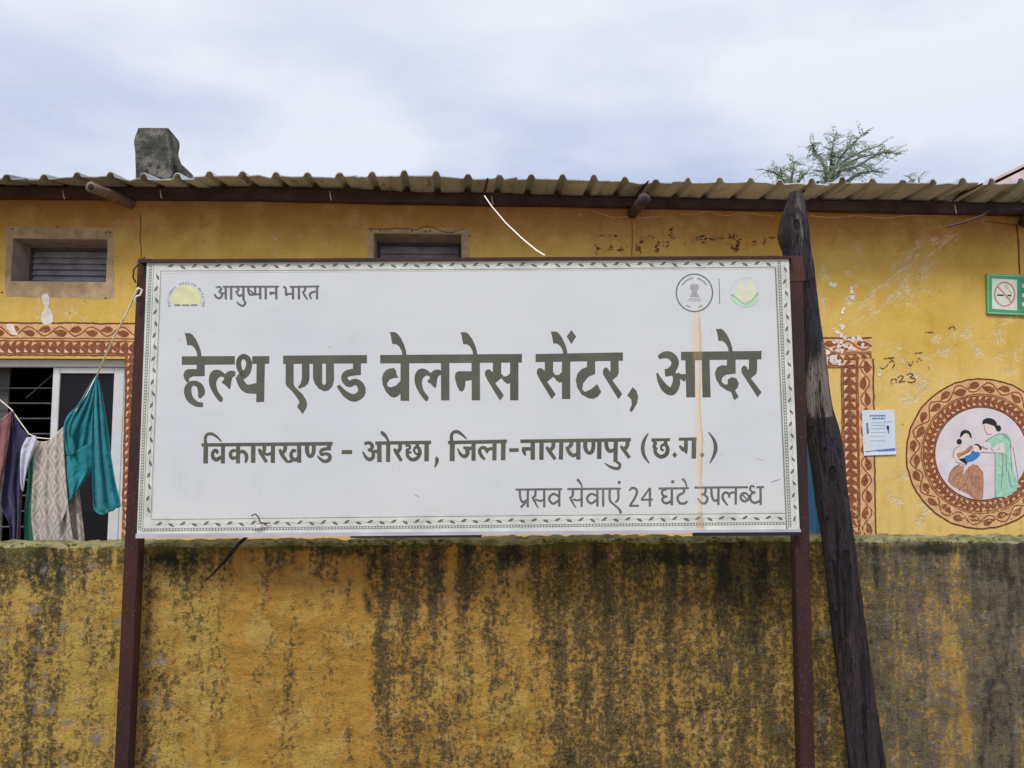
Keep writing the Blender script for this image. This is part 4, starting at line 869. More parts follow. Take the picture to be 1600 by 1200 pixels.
R('ink', (128, 165, 60), (125, 384, 60)); R('ink', (122, 150, 44), (116, 88, 40), (140, 42, 38), (190, 36, 42), (240, 66, 32), (298, 120, 14))
R('ink', (380, 165, 50), (380, 380, 50)); R('ink', (258, 222, 30), (320, 232, 42), (370, 232, 42)); R('ink', (300, 240, 50), (308, 290, 52), (275, 330, 44), (225, 300, 38), (190, 232, 12))
R('ink', (630, 165, 50), (628, 376, 50)); R('ink', (515, 366, 26), (478, 325, 42), (452, 268, 42), (472, 228, 38), (512, 226, 40), (535, 255, 44), (548, 292, 18)); R('ink', (535, 262, 40), (570, 240, 38), (610, 236, 36))
R('ink', (735, 160, 55), (732, 373, 55)); R('ink', (805, 254, 44), (918, 252, 44))
R('ink', (1085, 160, 52), (1085, 368, 52)); R('ink', (955, 240, 44), (1065, 238, 42)); R('ink', (972, 240, 46), (985, 285, 40), (1000, 322, 10))
R('ink', (1190, 158, 52), (1188, 368, 52)); R('ink', (1330, 160, 48), (1328, 215, 46), (1295, 250, 44)); R('ink', (1248, 215, 30), (1275, 255, 44), (1352, 362, 40)); R('ink', (1425, 158, 50), (1420, 366, 50))
K.frame(880, 670, 6.1538)
HL([(-412, 103), (654, 88), (650, 122), (-412, 137)])
R('ink', (145, 110, 42), (145, 295, 42)); R('ink', (72, 118, 36), (78, 150, 38), (50, 180, 30), (22, 184, 20)); R('ink', (35, 185, 28), (60, 228, 38), (95, 256, 34), (140, 238, 36))
R('ink', (212, 115, 40), (214, 185, 40), (236, 226, 36), (270, 226, 36), (288, 185, 38), (290, 115, 38)); R('ink', (348, 110, 42), (346, 290, 42))
R('ink', (412, 115, 38), (418, 175, 38), (448, 214, 36), (500, 196, 34)); R('ink', (505, 108, 42), (503, 320, 40)); R('ink', (512, 318, 24), (545, 340, 28), (530, 380, 30), (480, 376, 28), (430, 352, 20), (398, 328, 6))
R('ink', (618, 115, 40), (616, 160, 38), (592, 196, 36)); R('ink', (552, 165, 24), (578, 198, 34), (638, 280, 34))
R('ink', (818, 42, 10), (780, 108, 30), (764, 185, 36), (780, 262, 30), (828, 332, 10)); HL([(848, 92), (1028, 90), (1026, 118), (848, 120)])
R('ink', (862, 108, 30), (886, 140, 34), (872, 172, 30), (905, 198, 24)); R('ink', (880, 172, 28), (890, 235, 36), (940, 268, 38), (990, 245, 40), (1004, 190, 38), (980, 150, 30), (945, 165, 24), (945, 198, 22), (968, 208, 20)); R('ink', (985, 108, 34), (985, 150, 34))
K.poly('ink', [(1072, 222), (1095, 250), (1072, 280), (1048, 250)]); HL([(1110, 86), (1284, 82), (1282, 112), (1112, 114)])
R('ink', (1180, 105, 36), (1180, 200, 36), (1184, 242, 10)); R('ink', (1118, 162, 18), (1150, 195, 40), (1178, 205, 36)); R('ink', (1258, 100, 44), (1255, 286, 44))
K.poly('ink', [(1335, 222), (1358, 250), (1335, 280), (1312, 250)]); R('ink', (1397, 32, 10), (1448, 105, 28), (1466, 180, 38), (1450, 252, 30), (1410, 330, 10))
# third line
K.new(); K.frame(790, 750, 7.619); q = 'ink_s'; LN = 28
def r(*p, w_=LN): K.rib(q, [(a[0], a[1], (a[2] if len(a) > 2 else w_)) for a in p])
r((118, 114), (674, 108), w_=25); r((168, 120), (176, 215), (205, 262), (265, 232)); r((265, 112), (263, 325)); r((245, 262, 24), (180, 326, 30))
r((355, 115), (352, 185), (318, 213, 24)); r((318, 205, 20), (345, 255, 26), (388, 334, 12)); r((350, 228, 22), (410, 248, 24), (458, 232, 24)); r((460, 112), (460, 325))
r((640, 112), (638, 316)); r((632, 196, 24), (572, 165), (522, 205), (530, 256), (575, 280), (636, 236, 26))
r((735, 108), (1372, 102), w_=25); r((800, 112), (798, 185), (765, 212, 24)); r((762, 200, 20), (790, 255, 26), (836, 330, 14)); r((800, 228, 22), (855, 242, 24), (905, 226, 24)); r((905, 108), (905, 320)); r((852, -10, 30), (880, 22, 30), (903, 62, 18), (908, 105, 16))
r((1085, 190, 24), (1022, 165), (972, 205), (982, 255), (1025, 276), (1088, 232, 26)); r((1092, 106), (1093, 316)); r((1160, 106), (1162, 316))
r((1240, 106), (1240, 235), (1285, 288, 24), (1340, 335, 24), (1368, 372, 36)); K.disc(q, 1368, 382, 18); r((1340, 104), (1340, 225), (1305, 264, 22)); K.disc(q, 1352, 28, 20)
r((1470, 128, 20), (1505, 95), (1552, 108, 30), (1562, 155, 30), (1530, 228), (1478, 306)); r((1472, 308, 25), (1588, 306, 25))
K.frame(990, 750, 7.2727)
r((182, 90, 18), (135, 160, 22), (88, 222, 22)); r((185, 88, 26), (185, 302, 28)); r((84, 225, 23), (218, 222, 23)); r((284, 97), (628, 93), w_=24)
r((376, 108, 20), (332, 118, 25), (322, 152, 26), (345, 180, 25), (384, 186, 20)); r((384, 188, 20), (338, 198, 25), (326, 228, 27), (352, 260, 27), (395, 258), (436, 224, 24)); r((434, 98), (434, 286)); K.disc(q, 445, 20, 19)
r((572, 98), (568, 142), (515, 172), (500, 215), (525, 262), (580, 264), (612, 242, 24)); r((552, -14, 26), (585, 20, 24), (608, 92, 14))
r((690, 86), (1300, 82), w_=24); r((1396, 82), (1482, 80), w_=24); r((818, 92), (812, 148), (765, 168, 24)); r((795, 165, 20), (838, 200), (822, 256), (775, 262, 26), (728, 208, 14))
r((882, 92), (890, 185), (920, 236), (962, 215, 24)); r((965, 86), (962, 282)); r((1068, 288, 16), (1024, 230), (1010, 178), (1042, 142), (1080, 158), (1088, 204, 20)); r((1085, 165, 22), (1120, 140, 24), (1162, 152, 20)); r((1162, 86), (1160, 278))
r((1282, 150, 22), (1238, 152), (1215, 200), (1250, 240), (1296, 228, 24), (1308, 185, 22), (1282, 152, 20)); r((1240, 170, 16), (1292, 225, 18))
r((1372, 84, 22), (1348, 66, 22), (1326, 82, 24), (1328, 115, 24), (1350, 134, 23), (1386, 138, 20)); r((1386, 142, 20), (1342, 154, 24), (1326, 188, 26), (1330, 226, 27), (1362, 256), (1405, 252), (1444, 226, 24)); r((1442, 84), (1444, 282))
# top line
K.new(); K.frame(320, 430, 8)
r((225, 145), (928, 143), w_=24); r((138, 155, 18), (180, 146, 26), (206, 175, 28), (172, 208, 26)); r((182, 206, 22), (216, 242), (192, 285), (150, 278, 26), (116, 232, 16)); r((205, 225, 22), (262, 226, 28)); r((262, 148), (263, 302), w_=30); r((330, 148), (330, 305), w_=30)
r((398, 155, 20), (425, 178, 24), (410, 200, 26), (382, 204, 20)); r((392, 204, 24), (428, 256, 28), (482, 238, 26)); r((482, 148), (484, 315), w_=30); r((488, 318, 24), (508, 345, 26), (478, 382, 28), (432, 366, 24), (398, 330, 14))
r((545, 148), (545, 205), (568, 244), (615, 238)); r((552, 180, 18), (615, 232, 20)); r((630, 148), (628, 225), (606, 246, 30)); r((612, 242, 24), (692, 236, 24)); r((692, 148), (694, 302), w_=30); r((762, 148), (762, 302), w_=30)
r((808, 222, 34), (890, 222, 26)); r((820, 225, 30), (830, 250, 16)); r((892, 148), (894, 302), w_=30)
r((1060, 146), (1432, 140), w_=24); K.rib(q, [(978, 142, 20), (1000, 150, 26), (1012, 165, 28), (1016, 236, 28)], smooth=False); K.disc(q, 1022, 240, 21); r((1016, 234, 25), (1102, 234, 25)); r((1102, 148), (1104, 302), w_=30); r((1175, 146), (1178, 302), w_=30)
r((1258, 148), (1250, 190), (1225, 214, 24)); r((1222, 202, 20), (1245, 245, 28), (1285, 308, 16)); r((1402, 205, 24), (1345, 212), (1312, 248), (1335, 300, 18)); r((1404, 144), (1402, 302), w_=30)
# ornamental border
K.new()
K.frame(0, 0, 1); random.seed(2)
def lerp(a, b, t): return (a[0] + (b[0] - a[0]) * t, a[1] + (b[1] - a[1]) * t)
def leaves(a, b, n, s0=1.0):
    dx, dy = b[0] - a[0], b[1] - a[1]; l = math.hypot(dx, dy); ux, uy = dx / l, dy / l; nx, ny = -uy, ux
    K.rib('lineink', [(a[0] + dx * i / (n * 4) + nx * 1.3 * math.sin(i * math.pi / 4), a[1] + dy * i / (n * 4) + ny * 1.3 * math.sin(i * math.pi / 4)) for i in range(n * 4 + 1)], .5, lift=.0003)
    for i in range(n):
        t = (i + .5) / n; c = lerp(a, b, t); sg = 1 if i % 2 else -1; c = (c[0] + nx * sg * 1.0, c[1] + ny * sg * 1.0); th = sg * .45 + random.uniform(-.15, .15)
        vx, vy = ux * math.cos(th) + nx * math.sin(th), uy * math.cos(th) + ny * math.sin(th); wx, wy = -vy, vx; h, g_ = 5.6 * s0, 2.0 * s0
        K.poly('leafink', [(c[0] - vx * h, c[1] - vy * h), (c[0] - vx * h * .3 + wx * g_, c[1] - vy * h * .3 + wy * g_), (c[0] + vx * h * .5 + wx * g_ * .8, c[1] + vy * h * .5 + wy * g_ * .8), (c[0] + vx * h, c[1] + vy * h), (c[0] + vx * h * .3 - wx * g_, c[1] + vy * h * .3 - wy * g_), (c[0] - vx * h * .5 - wx * g_ * .7, c[1] - vy * h * .5 - wy * g_ * .7)], lift=.0003)
def dots(a, b, n, wd=5.0):
    K.rib('lineink', [a, b], wd, smooth=False, lift=.0003)
    for i in range(n):
        c = lerp(a, b, (i + .5) / n); K.disc('pale', c[0], c[1], 1.55, seg=6, lift=.0006)
# pale grounds
for c_ in ([(233, 411), (1231, 405), (1231, 420), (233, 427)], [(220, 808), (1247, 799), (1249, 826.5), (214, 835)], [(230, 412), (253, 412), (237, 832), (214, 834)], [(1211, 406), (1232, 405), (1249, 826), (1229, 828)]): K.poly('pale', c_)
leaves((258, 416.5), (1210, 412), 52); K.rib('lineink', [(252, 423.5), (720, 421), (1212, 417.5)], 1.1, lift=.0003)
leaves((246, 424), (231, 806), 21); K.rib('lineink', [(251.5, 423), (236, 810)], 1.1, lift=.0003); K.rib('lineink', [(240.5, 412), (223, 830)], .9, lift=.0003); dots((235.5, 412), (218.5, 828), 92, 4.6)
K.rib('lineink', [(236, 812), (740, 806.5), (1228, 802)], 1.1, lift=.0003); leaves((240, 819.5), (1228, 809), 54); dots((222, 828), (1228, 817.5), 210, 4.4)
K.rib('lineink', [(1211.5, 418), (1228, 803), (1229.5, 824)], 2.2, lift=.0003); dots((1217, 407), (1234, 824), 92, 5); leaves((1226, 412), (1242.5, 820), 22, .9)
K.new()
# emblem at left: pale yellow half sun with lettering round it
c = (291, 470)
pts_ = [(c[0] + 22 * math.cos(a), c[1] - 22 * math.sin(a) * 1.05 + 0) for a in [math.radians(-16 + i * 212 / 30) for i in range(31)]]
K.poly('yel', pts_ + [(268, 479), (315, 477)][:0], lift=.0003)
for i in range(24): a = math.radians(-8 + i * 196 / 23); K.rib('yel', [(c[0] + 20 * math.cos(a), c[1] - 21 * math.sin(a)), (c[0] + 24.5 * math.cos(a), c[1] - 25.5 * math.sin(a))], 1.6)
for (x, h) in ((281, 10), (286, 14), (291, 16), (296, 14), (301, 10)): K.rib('lineness', [(x, 478), (x, 478 - h)], 1.3, lift=.0004); K.disc('lineness', x, 476 - h, 1.3, seg=8, lift=.0004)
for (x0_, x1_) in ((273, 282), (285, 296), (299, 308)):
    x = x0_
    while x < x1_: K.rib('ink_s', [(x, 476.4), (x + .3, 478.2)], 1.0, lift=.0005); x += 1.9
    K.rib('ink_s', [(x0_, 476), (x1_, 476)], .7, lift=.0005)
def glyphs(txt, size):
    """letter outlines as flat meshes, one list of (verts, faces, width) per letter"""
    res = []
    for ch in txt:
        cu = bpy.data.curves.new('t', 'FONT'); cu.body = ch; cu.size = size; cu.align_x = 'CENTER'; cu.resolution_u = 2
        ob = bpy.data.objects.new('t', cu); me = ob.to_mesh(); vs = [v.co.copy() for v in me.vertices]; fs = [tuple(p.vertices) for p in me.polygons]; ob.to_mesh_clear()
        bpy.data.objects.remove(ob); bpy.data.curves.remove(cu); res.append((vs, fs))
    return res
def arc_text(key, txt, c, r_, a0, a1, size, flip=1):
    n = len(txt)
    for i, (vs, fs) in enumerate(glyphs(txt, size)):
        if not fs: continue
        a = math.radians(a0 + (a1 - a0) * i / (n - 1)); K.k += 1; V, Fc = K.d.setdefault((K.g, key), ([], [])); b = len(V); ca, sa2 = math.cos(a), math.sin(a)
        for v in vs: x = c[0] + r_ * ca + v.x * sa2 + v.y * ca; y = c[1] - r_ * sa2 + v.x * ca - v.y * sa2; V.append(K._p(x, y) + K.n * (K.off + .0006))
        Fc.extend(tuple(b + j for j in f) for f in fs)
arc_text('ink_s', 'NATIONAL HEALTH MISSION', c, 25.8, 196, -16, 5.2)
K.new()
# round seal
c = (1085, 457.5)
K.rib('ink_s', [(c[0] + 28 * math.cos(a * math.pi / 36), c[1] + 29 * math.sin(a * math.pi / 36)) for a in range(73)], 1.5, smooth=False)
for i in range(60): a = i * math.pi / 30; K.disc('ink_s', c[0] + 28.6 * math.cos(a), c[1] + 29.6 * math.sin(a), 1.0, seg=6)
random.seed(9)
for i in range(17):
    a = math.radians(212 + i * 7); 
    if i in (8, 9): continue
    K.rib('lineink', [(c[0] + 21 * math.cos(a), c[1] + 21.5 * math.sin(a)), (c[0] + (23.5 + random.uniform(-.6, .8)) * math.cos(a + .05), c[1] + 24.5 * math.sin(a + .05))], 1.5)
for a_ in (60, 66, 72, 108, 114, 120): a = math.radians(a_); K.rib('lineink', [(c[0] + 22 * math.cos(a), c[1] + 22 * math.sin(a)), (c[0] + 24 * math.cos(a), c[1] + 24.5 * math.sin(a))], 1.4)
# small pillar emblem inside the seal
K.poly('seal', [(1078, 447), (1081, 443), (1083, 446), (1085, 442), (1087, 446), (1089, 443), (1092, 447), (1091, 453), (1079, 453)], lift=.0002); K.poly('seal', [(1081, 454), (1089, 454), (1090, 460), (1093, 464), (1077, 464), (1080, 460)], lift=.0002)
K.rib('seal', [(1076, 467), (1094, 467)], 1.2); K.rib('seal', [(1075, 470), (1095, 470)], 1.0)
K.rib('ink_s', [(1123.5, 436), (1124.5, 475)], 1.1)
K.new()
# leaf emblem
K.poly('yel2', [(1148, 468), (1151, 450), (1158, 438), (1163, 446), (1164, 468)], True); K.poly('yel2', [(1164, 468), (1166, 448), (1174, 436), (1180, 450), (1178, 466)], True)
K.poly('peachink', [(1156, 470), (1160, 458), (1163, 452), (1167, 458), (1171, 468), (1164, 472)], True, lift=.0003)
K.poly('grn', [(1142, 462), (1150, 466), (1160, 472), (1166, 474), (1174, 469), (1186, 459), (1185, 468), (1178, 476), (1166, 480), (1154, 476), (1145, 470)], True, lift=.0004); K.rib('grn2', [(1143, 460), (1154, 468), (1163, 475), (1172, 472), (1185, 457)], 1.5, lift=.0006)
K.rib('ringink', [(1164 + 23 * math.cos(math.radians(a)), 458 + 24 * math.sin(math.radians(a))) for a in range(150, 391, 12)], 1.6)
M['yel2'] = ink('very_pale_yellow_ink', (.62, .66, .50)); M['seal'] = ink('seal_grey_ink', (.34, .34, .35)); M['peachink'] = ink('pale_peach_ink', (.66, .60, .50)); M['ringink'] = ink('pale_blue_ink', (.56, .60, .70)); M['lineness'] = ink('pale_figure_ink', (.62, .63, .50))
K.poly('scratch', [(1205, 753), (1212, 750), (1222, 748), (1213, 751.3), (1206, 754)], False); K.rib('scratch', [(1180, 716), (1192, 719)], .6); K.rib('scratch', [(648, 773), (655, 776)], 1)
M['scratch'] = ink('grey_scratch', (.32, .30, .27))
K.done(M, SG, {'ink': 'main_lettering', 'ink_s': 'small_lettering', 'lineink': 'border_lines', 'leafink': 'border_leaves', 'pale': 'border_ground', 'yel': 'yellow_emblem', 'yel2': 'emblem_petals', 'grn': 'green_emblem', 'grn2': 'green_emblem_edge', 'seal': 'seal_emblem', 'peachink': 'emblem_heart', 'ringink': 'emblem_ring', 'lineness': 'emblem_figures', 'scratch': 'scratch'}, ('ink', 'ink_s', 'lineink', 'leafink', 'pale', 'yel', 'yel2', 'seal', 'lineness', 'scratch', 'grn2'))
# white scrap and bent wire caught on the bottom edge
sc_ = empty('wire_scrap', S(403, 824), 'white plastic scrap with a bent wire caught on the bottom edge of the board', 'scrap')
tube('wire', [S(393, 806, -.02), S(399, 803, -.03), S(404, 808, -.035), S(406, 815, -.03), S(410, 818, -.02), S(422, 817, -.01)], .0028, M['wire'], sc_, seg=6)
vs = [S(x, y, -.012 - d) for x, y, d in ((392, 823, 0), (398, 819, .012), (406, 817, .016), (413, 818, .008), (411, 823, .004), (402, 825, .008))] + [S(x, y, -.013) for x, y in ((394, 824), (399, 821), (406, 819), (412, 820), (410, 824), (402, 826))]
link('plastic_piece', mesh(vs, [(0, 1, 2, 3, 4, 5), (11, 10, 9, 8, 7, 6)] + [(i, (i + 1) % 6, (i + 1) % 6 + 6, i + 6) for i in range(6)]), simple('white_plastic', (.85, .85, .85), .5, .04), sc_)

# ------------------------------------------------------------------ rough wooden pole
edges = [(301, 1234, 1252), (303, 1233, 1253), (322, 1228, 1258), (340, 1221, 1261), (362, 1216, 1264), (378, 1218, 1265), (392, 1223, 1267), (416, 1228, 1271), (465, 1232, 1276), (515, 1238, 1282), (552, 1243, 1288), (585, 1246, 1292), (637, 1252, 1299), (677, 1260, 1311), (716, 1266, 1318), (779, 1275, 1325), (831, 1284, 1332), (910, 1293, 1343), (975, 1299, 1351), (1060, 1309, 1363), (1150, 1320, 1376), (1238, 1330, 1388)]
vs, fs = [], []; seg = 30; DO = .205; nr = 0
E2 = catmull([(a, b, c) for a, b, c in edges], 5)
for (y, xa, xb) in E2:
    a, b = S(xa, y, DO), S(xb, y, DO); cc = (a + b) / 2; r_ = (b - a).length / 2
    for k in range(seg):
        an = 2 * math.pi * k / seg; nn = mnoise.noise(Vector((math.cos(an) * 2.4, math.sin(an) * 2.4, cc.z * .9 + 3))); fl = mnoise.noise(Vector((math.cos(an) * 6, math.sin(an) * 6, cc.z * 1.5)))
        rr = r_ * (1 + .06 * nn + .07 * fl + .035 * mnoise.noise(Vector((math.cos(an) * 14, math.sin(an) * 14, cc.z * 3))) + .03 * mnoise.noise(Vector((an * 3, cc.z * 22, 0)))); vs.append(cc + rt * math.cos(an) * rr + FH * math.sin(an) * min(rr, .082) * .9)
    nr += 1
for i in range(nr - 1):
    for k in range(seg): k2 = (k + 1) % seg; fs.append((i * seg + k, i * seg + k2, (i + 1) * seg + k2, (i + 1) * seg + k))
tp = S(1243, 300, DO); vs.append(tp); ti = len(vs) - 1
for k in range(seg): fs.append((ti, (k + 1) % seg, k))
o = link('wooden_pole', mesh(vs, fs), M['bark'], smooth=True); prop(o, 'rough dark leaning timber pole with a bare pale patch beside the right board post', 'pole')

# ------------------------------------------------------------------ cords and washing
YC = 4.95
o = tube('cord', [S(216, 450, .0), S(203, 478, .1), B(190, 505, 4.5), B(176, 532, 4.62), B(163, 560, 4.78), B(151, 588, YC)], .0048, M['rope'], None, seg=6); prop(o, 'slack white cord running from the left board post down to the teal garment', 'cord')
tube('knot', [S(212, 455, -.012), S(216, 450, -.016), S(222, 453, -.006), S(219, 461, -.014), S(213, 463, -.012), S(210, 468, -.004), S(212, 474, -.006)], .0045, M['rope'], o, seg=6)
tube('second_strand', [S(214, 453, -.004), S(208, 466, .04), B(199, 488, 4.42), B(186, 513, 4.55), B(176, 533, 4.63)], .003, M['rope'], o, seg=6)
tube('line_run', [B(150, 588, YC + .02), B(136, 616, YC + .02), B(118, 642, YC + .02), B(101, 666, YC + .02), B(80, 686, YC + .02), B(58, 684, YC + .02), B(45, 678, YC + .02), B(34, 663, YC + .02), B(18, 640, YC + .02), B(0, 625, YC + .02), B(-60, 590, YC + .02)], .003, M['rope'], o, seg=6)
LOC[o] = LOC[o]
o = tube('eave_cord', [G(757, 306, 6.05), G(768, 322, 5.9), G(790, 348, 5.5), G(815, 372, 5.0), G(838, 391, 4.5), G(851, 399, 4.27)], .0042, M['rope'], None, seg=6); prop(o, 'thin cream cord stretched from the roof eave down to the top rail of the board', 'cord')

def cloth_piece(lft, rgt, ydepth, amp, waves, seed, nu=26, nv=34, sag=0, th=.0018, twist=0):
    """lft / rgt: edge polylines in photo position, top to bottom; folds run down the cloth"""
    Lc, Rc = catmull(lft, 8), catmull(rgt, 8)
    def at(c, t): f = t * (len(c) - 1); i = min(int(f), len(c) - 2); u = f - i; return tuple(c[i][q] * (1 - u) + c[i + 1][q] * u for q in (0, 1))
    vs, fs = [], []
    for j in range(nv + 1):
        v = j / nv; a, b = at(Lc, v), at(Rc, v)
        for i in range(nu + 1):
            u = i / nu; x = a[0] + (b[0] - a[0]) * u; y = a[1] + (b[1] - a[1]) * u + sag * math.sin(math.pi * u) * (1 - v)
            if v > .9: y += 3.0 * (v - .9) / .1 * mnoise.noise(Vector((u * 5 + seed, 0, 2)))
            f = math.sin(2 * math.pi * waves * u + seed + 1.2 * mnoise.noise(Vector((u * 2, v * 2, seed)))) + .7 * mnoise.noise(Vector((u * waves * 2.2 + seed, v * 1.6, 4))) + .45 * mnoise.noise(Vector((u * 6 + v * 3, v * 7, seed))) + .25 * mnoise.noise(Vector((u * 11, v * 9 - u * 4, seed + 5)))
            vs.append(B(x, y, ydepth - amp * f * (.35 + .65 * v) + twist * u))
    for j in range(nv):
        for i in range(nu): a = j * (nu + 1) + i; fs.append((a, a + 1, a + nu + 2, a + nu + 1))
    me = mesh(vs, fs); bm = bmesh.new(); bm.from_mesh(me); bmesh.ops.solidify(bm, geom=bm.faces[:], thickness=th); me2 = bpy.data.meshes.new('cloth'); bm.to_mesh(me2); bm.free(); return me2
def hang(name, mat, label, cat, pieces, base):
    if len(pieces) == 1:
        o = link(name, pieces[0], mat, smooth=True); return prop(o, label, cat, 'washing on the line')
    e = empty(name, base, label, cat, 'washing on the line')
    for nm, me in pieces: link(nm, me, mat, e, smooth=True)
    return e
hang('garment', M['teal'], 'teal garment hung by one corner, nearest the board, with two hanging legs', 'clothes', [
    ('back_leg', cloth_piece([(149, 588), (137, 607), (122, 632), (106, 649), (100, 664), (99, 690), (101, 715), (104, 750), (107, 787)], [(151, 588), (150, 620), (147, 650), (146, 680), (144, 712), (141, 738), (128, 756), (118, 770), (110, 786)], YC + .03, .022, 3.2, 1.0)),
    ('front_leg', cloth_piece([(150, 588), (147, 612), (144, 650), (143, 700), (144, 745), (145, 775), (147, 796), (158, 806)], [(152, 588), (158, 606), (164, 640), (170, 680), (175, 720), (181, 755), (187, 778), (189, 792)], YC - .02, .020, 2.4, 2.6)),
    ('rolled_hem', cloth_piece([(108, 648), (101, 660), (100, 680), (102, 700), (106, 712)], [(122, 640), (113, 662), (111, 680), (117, 695), (119, 710)], YC - .03, .010, 1.6, .5, 12, 18)),
    ('sleeve_panel', cloth_piece([(104, 714), (105, 740), (107, 760), (109, 784)], [(143, 690), (143, 718), (140, 738), (118, 768)], YC - .012, .012, 2.2, 4.0, 18, 18))], B(148, 800, YC))
hang('lace_cloth', M['lace'], 'cream lace cloth with diamond pattern hanging between white and teal clothes', 'clothes', [
    ('front_fold', cloth_piece([(56, 688), (53, 720), (50, 770), (49, 810), (55, 862)], [(99, 667), (100, 700), (103, 745), (108, 800), (117, 862)], YC + .0, .012, 3.1, .8, 30, 36, 10)),
    ('back_fold', cloth_piece([(103, 740), (106, 780), (110, 820), (112, 862)], [(122, 750), (126, 785), (130, 820), (134, 862)], YC + .05, .012, 1.5, 2.0, 14, 24))], B(85, 850, YC))
hang('white_cloth', M['whitec'], 'small pale white cloth bunched over the line between navy and lace cloths', 'clothes', [cloth_piece([(42, 684), (34, 700), (32, 722), (32, 750), (34, 766)], [(56, 681), (58, 692), (50, 712), (42, 735), (36, 768)], YC - .04, .010, 1.6, .3, 14, 24)], None)
hang('green_cloth', M['greenc'], 'narrow dark green cloth showing left of the lace cloth', 'clothes', [cloth_piece([(46, 700), (44, 750), (38, 800), (37, 830), (40, 862)], [(57, 700), (57, 750), (56, 800), (57, 862)], YC + .05, .010, 1.4, 1.1, 12, 22)], None)
hang('navy_cloth', M['navy'], 'dark navy cloth hanging in a point left of the white cloth', 'clothes', [cloth_piece([(19, 643), (13, 690), (7, 740), (2, 790), (14, 820), (16, 862)], [(21, 643), (33, 668), (47, 686), (40, 720), (34, 780), (30, 862)], YC + .02, .016, 2.4, 1.9, 22, 34)], None)
hang('pink_cloth', M['pinkc'], 'dusty pink cloth at the far left end of the clothes line', 'clothes', [cloth_piece([(-16, 668), (-20, 700), (-22, 740), (-24, 790)], [(18, 642), (15, 680), (10, 712), (4, 745), (-4, 788)], YC - .02, .014, 2.2, 2.9, 18, 26)], None)

# ------------------------------------------------------------------ things beyond the roof
YP = 10.2
def pil():
    pts_ = []
    vs, fs = [], []
    lv = [(330, 211, 268), (300, 211, 268), (276, 211, 268), (255, 211, 267), (240, 212, 268), (225, 211, 262), (212, 212, 262), (200, 214, 262)]
    for (y, a, b) in catmull(lv, 4):
        p, q_ = G(a, y, YP), G(b, y, YP); 
        for (t, d) in ((0, 0), (.35, -.02), (.7, -.01), (1, 0), (1, .2), (1, .4), (.5, .42), (0, .4), (0, .2)):
            v = p.lerp(q_, t); v.y += d; v += Vector((mnoise.noise(v * 6), mnoise.noise(v * 6 + Vector((5, 0, 0))), 0)) * .025; vs.append(v)
    m_ = 9; n = len(vs) // m_
    for i in range(n - 1):
        for k in range(m_): fs.append((i * m_ + k, i * m_ + (k + 1) % m_, (i + 1) * m_ + (k + 1) % m_, (i + 1) * m_ + k))
    fs.append(tuple((n - 1) * m_ + k for k in range(m_)))
    return mesh(vs, fs)
PB = empty('masonry_pillar', (G(240, 300, YP).x, YP, G(240, 330, YP).z), 'mossy grey masonry pillar standing above the roof at the left', 'pillar')
link('shaft', pil(), M['pillar'], PB)
pa = [G(266, 330, YP + .12), G(266, 242, YP + .12), G(272, 246, YP + .12), G(296, 268, YP + .12), G(312, 285, YP + .12), G(312, 330, YP + .12)]
vs = pa + [p + Vector((0, .35, 0)) for p in pa]; n = len(pa)
link('sloping_buttress', mesh(vs, [tuple(range(n)), tuple(range(2 * n - 1, n - 1, -1))] + [(i, i + n, (i + 1) % n + n, (i + 1) % n) for i in range(n)]), M['pillar'], PB)

def tree(name, Y, base_px, stems, nfr, label, seed):
    random.seed(seed); bx = G(base_px, 300, Y).x
    T_ = empty(name, (bx, Y, 0), label, 'tree', 'feathery trees behind the roof')
    top = G(base_px, 330, Y); tube('trunk', [Vector((bx + .1 * math.sin(i), Y, top.z * i / 6)) for i in range(7)], [.16 - .015 * i for i in range(7)], M['twig'], T_, seg=10, jit=.2)
    vs, fs = [], []
    def leaflet(p, d, s):
        n_ = Vector((random.uniform(-1, 1), random.uniform(-1, 1), random.uniform(-.2, 1))).normalized(); sd_ = d.cross(n_).normalized() * s * .22; b = len(vs)
        vs.extend([p, p + d * s * .5 + sd_, p + d * s, p + d * s * .5 - sd_]); fs.append((b, b + 1, b + 2, b + 3))
    for st in stems:
        P = [G(x, y, Y + random.uniform(-.3, .3)) for x, y in st]; P = [Vector(p) for p in catmull([tuple(p) for p in P], 6)]
        tube('branch', P, [max(.004, .03 * (1 - i / len(P)) + .004) for i in range(len(P))], M['twig'], T_, seg=6)
        for i in range(nfr):
            t = .18 + .82 * (i + random.random()) / nfr; q_ = P[min(int(t * (len(P) - 1)), len(P) - 1)]
            d = Vector((random.uniform(-1, 1), random.uniform(-1, 1), random.uniform(-.35, .8))).normalized(); ln = random.uniform(.18, .42) * (1.15 - .4 * t); s_ = random.uniform(.035, .06)
            side = d.cross(Vector((0, 0, 1))).normalized(); m_ = int(ln / .026); dr = Vector((0, 0, -.12))
            for k in range(m_):
                f = k / m_; c_ = q_ + d * ln * f + dr * ln * f * f * 2
                for sg in (-1, 1): leaflet(c_, (side * sg + d * .5 + Vector((0, 0, random.uniform(-.3, .2)))).normalized(), s_ * (1 - .35 * f))
    o = link('crown', mesh(vs, fs), M['leaf'], T_)
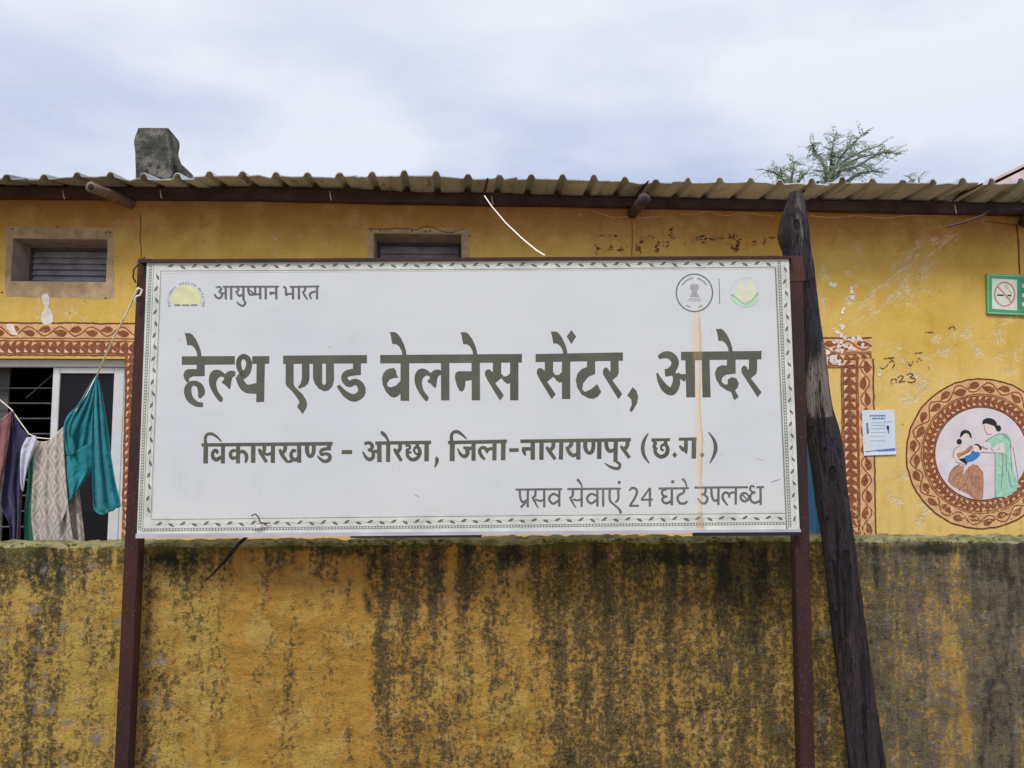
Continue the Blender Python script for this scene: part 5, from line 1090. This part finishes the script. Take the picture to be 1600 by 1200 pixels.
tree('tree', 13.0, 1290, [[(1290, 320), (1300, 270), (1330, 245), (1380, 225)], [(1290, 310), (1290, 265), (1275, 240), (1268, 222)], [(1295, 310), (1310, 270), (1335, 262), (1375, 240), (1408, 241)], [(1290, 310), (1305, 262), (1325, 232), (1355, 205)], [(1300, 300), (1320, 285), (1350, 270), (1378, 268)], [(1290, 310), (1298, 262), (1300, 235), (1306, 208)], [(1290, 310), (1310, 268), (1345, 246), (1400, 236)]], 40,
     'thin feathery green tree rising behind the roof right of the pole', 31)
tree('tree', 14.0, 1235, [[(1235, 320), (1236, 285), (1240, 262), (1238, 250)], [(1235, 320), (1225, 285), (1210, 270), (1195, 266)], [(1236, 310), (1250, 280), (1262, 270)], [(1235, 310), (1222, 280), (1220, 262)]], 26, 'lower feathery bush top peeping over the roof above the timber pole', 32)
tree('tree', 15.0, 1430, [[(1425, 320), (1425, 285), (1418, 275)], [(1430, 320), (1436, 288), (1434, 276)]], 7, 'sparse twig tips just above the roof edge at far right', 33)

# neighbouring roof at the right edge
YN = 15.0
nb = empty('neighbour_house', (G(1680, 300, YN).x, YN, 0), 'distant house whose faded reddish gable roof shows at the right edge', 'house')
A_, B_, C_ = G(1525, 292, YN), G(1600, 256, YN), G(1900, 200, YN)
apex = Vector((A_.x + (B_.x - A_.x) * 3.2, YN, A_.z + (B_.z - A_.z) * 3.2)); rgt_ = Vector((2 * apex.x - A_.x, YN, A_.z))
def slab(a, b, d, t):
    vs = [a, b, b + Vector((0, 0, -t)), a + Vector((0, 0, -t))]; vs += [v + Vector((0, d, 0)) for v in vs]
    return mesh(vs, [(0, 1, 2, 3), (7, 6, 5, 4), (0, 4, 5, 1), (1, 5, 6, 2), (2, 6, 7, 3), (3, 7, 4, 0)])
link('roof_slope', slab(A_, apex, 5, .05), M['neigh_roof'], nb); link('roof_slope', slab(apex + Vector((.002, 0, 0)), rgt_, 5, .07), M['neigh_roof'], nb)
i1, i2 = A_ + Vector((.08, .02, -.072)), rgt_ + Vector((-.08, .02, -.072)); ap = apex + Vector((0, .02, -.075))
vs = [Vector((i1.x, i1.y, 0)), Vector((i2.x, i2.y, 0)), i2, ap, i1]; vs += [v + Vector((0, 4.2, 0)) for v in vs]
link('wall', mesh(vs, [(0, 1, 2, 3, 4), (9, 8, 7, 6, 5)] + [(i, i + 5, (i + 1) % 5 + 5, (i + 1) % 5) for i in range(5)]), M['neigh_wall'], nb)
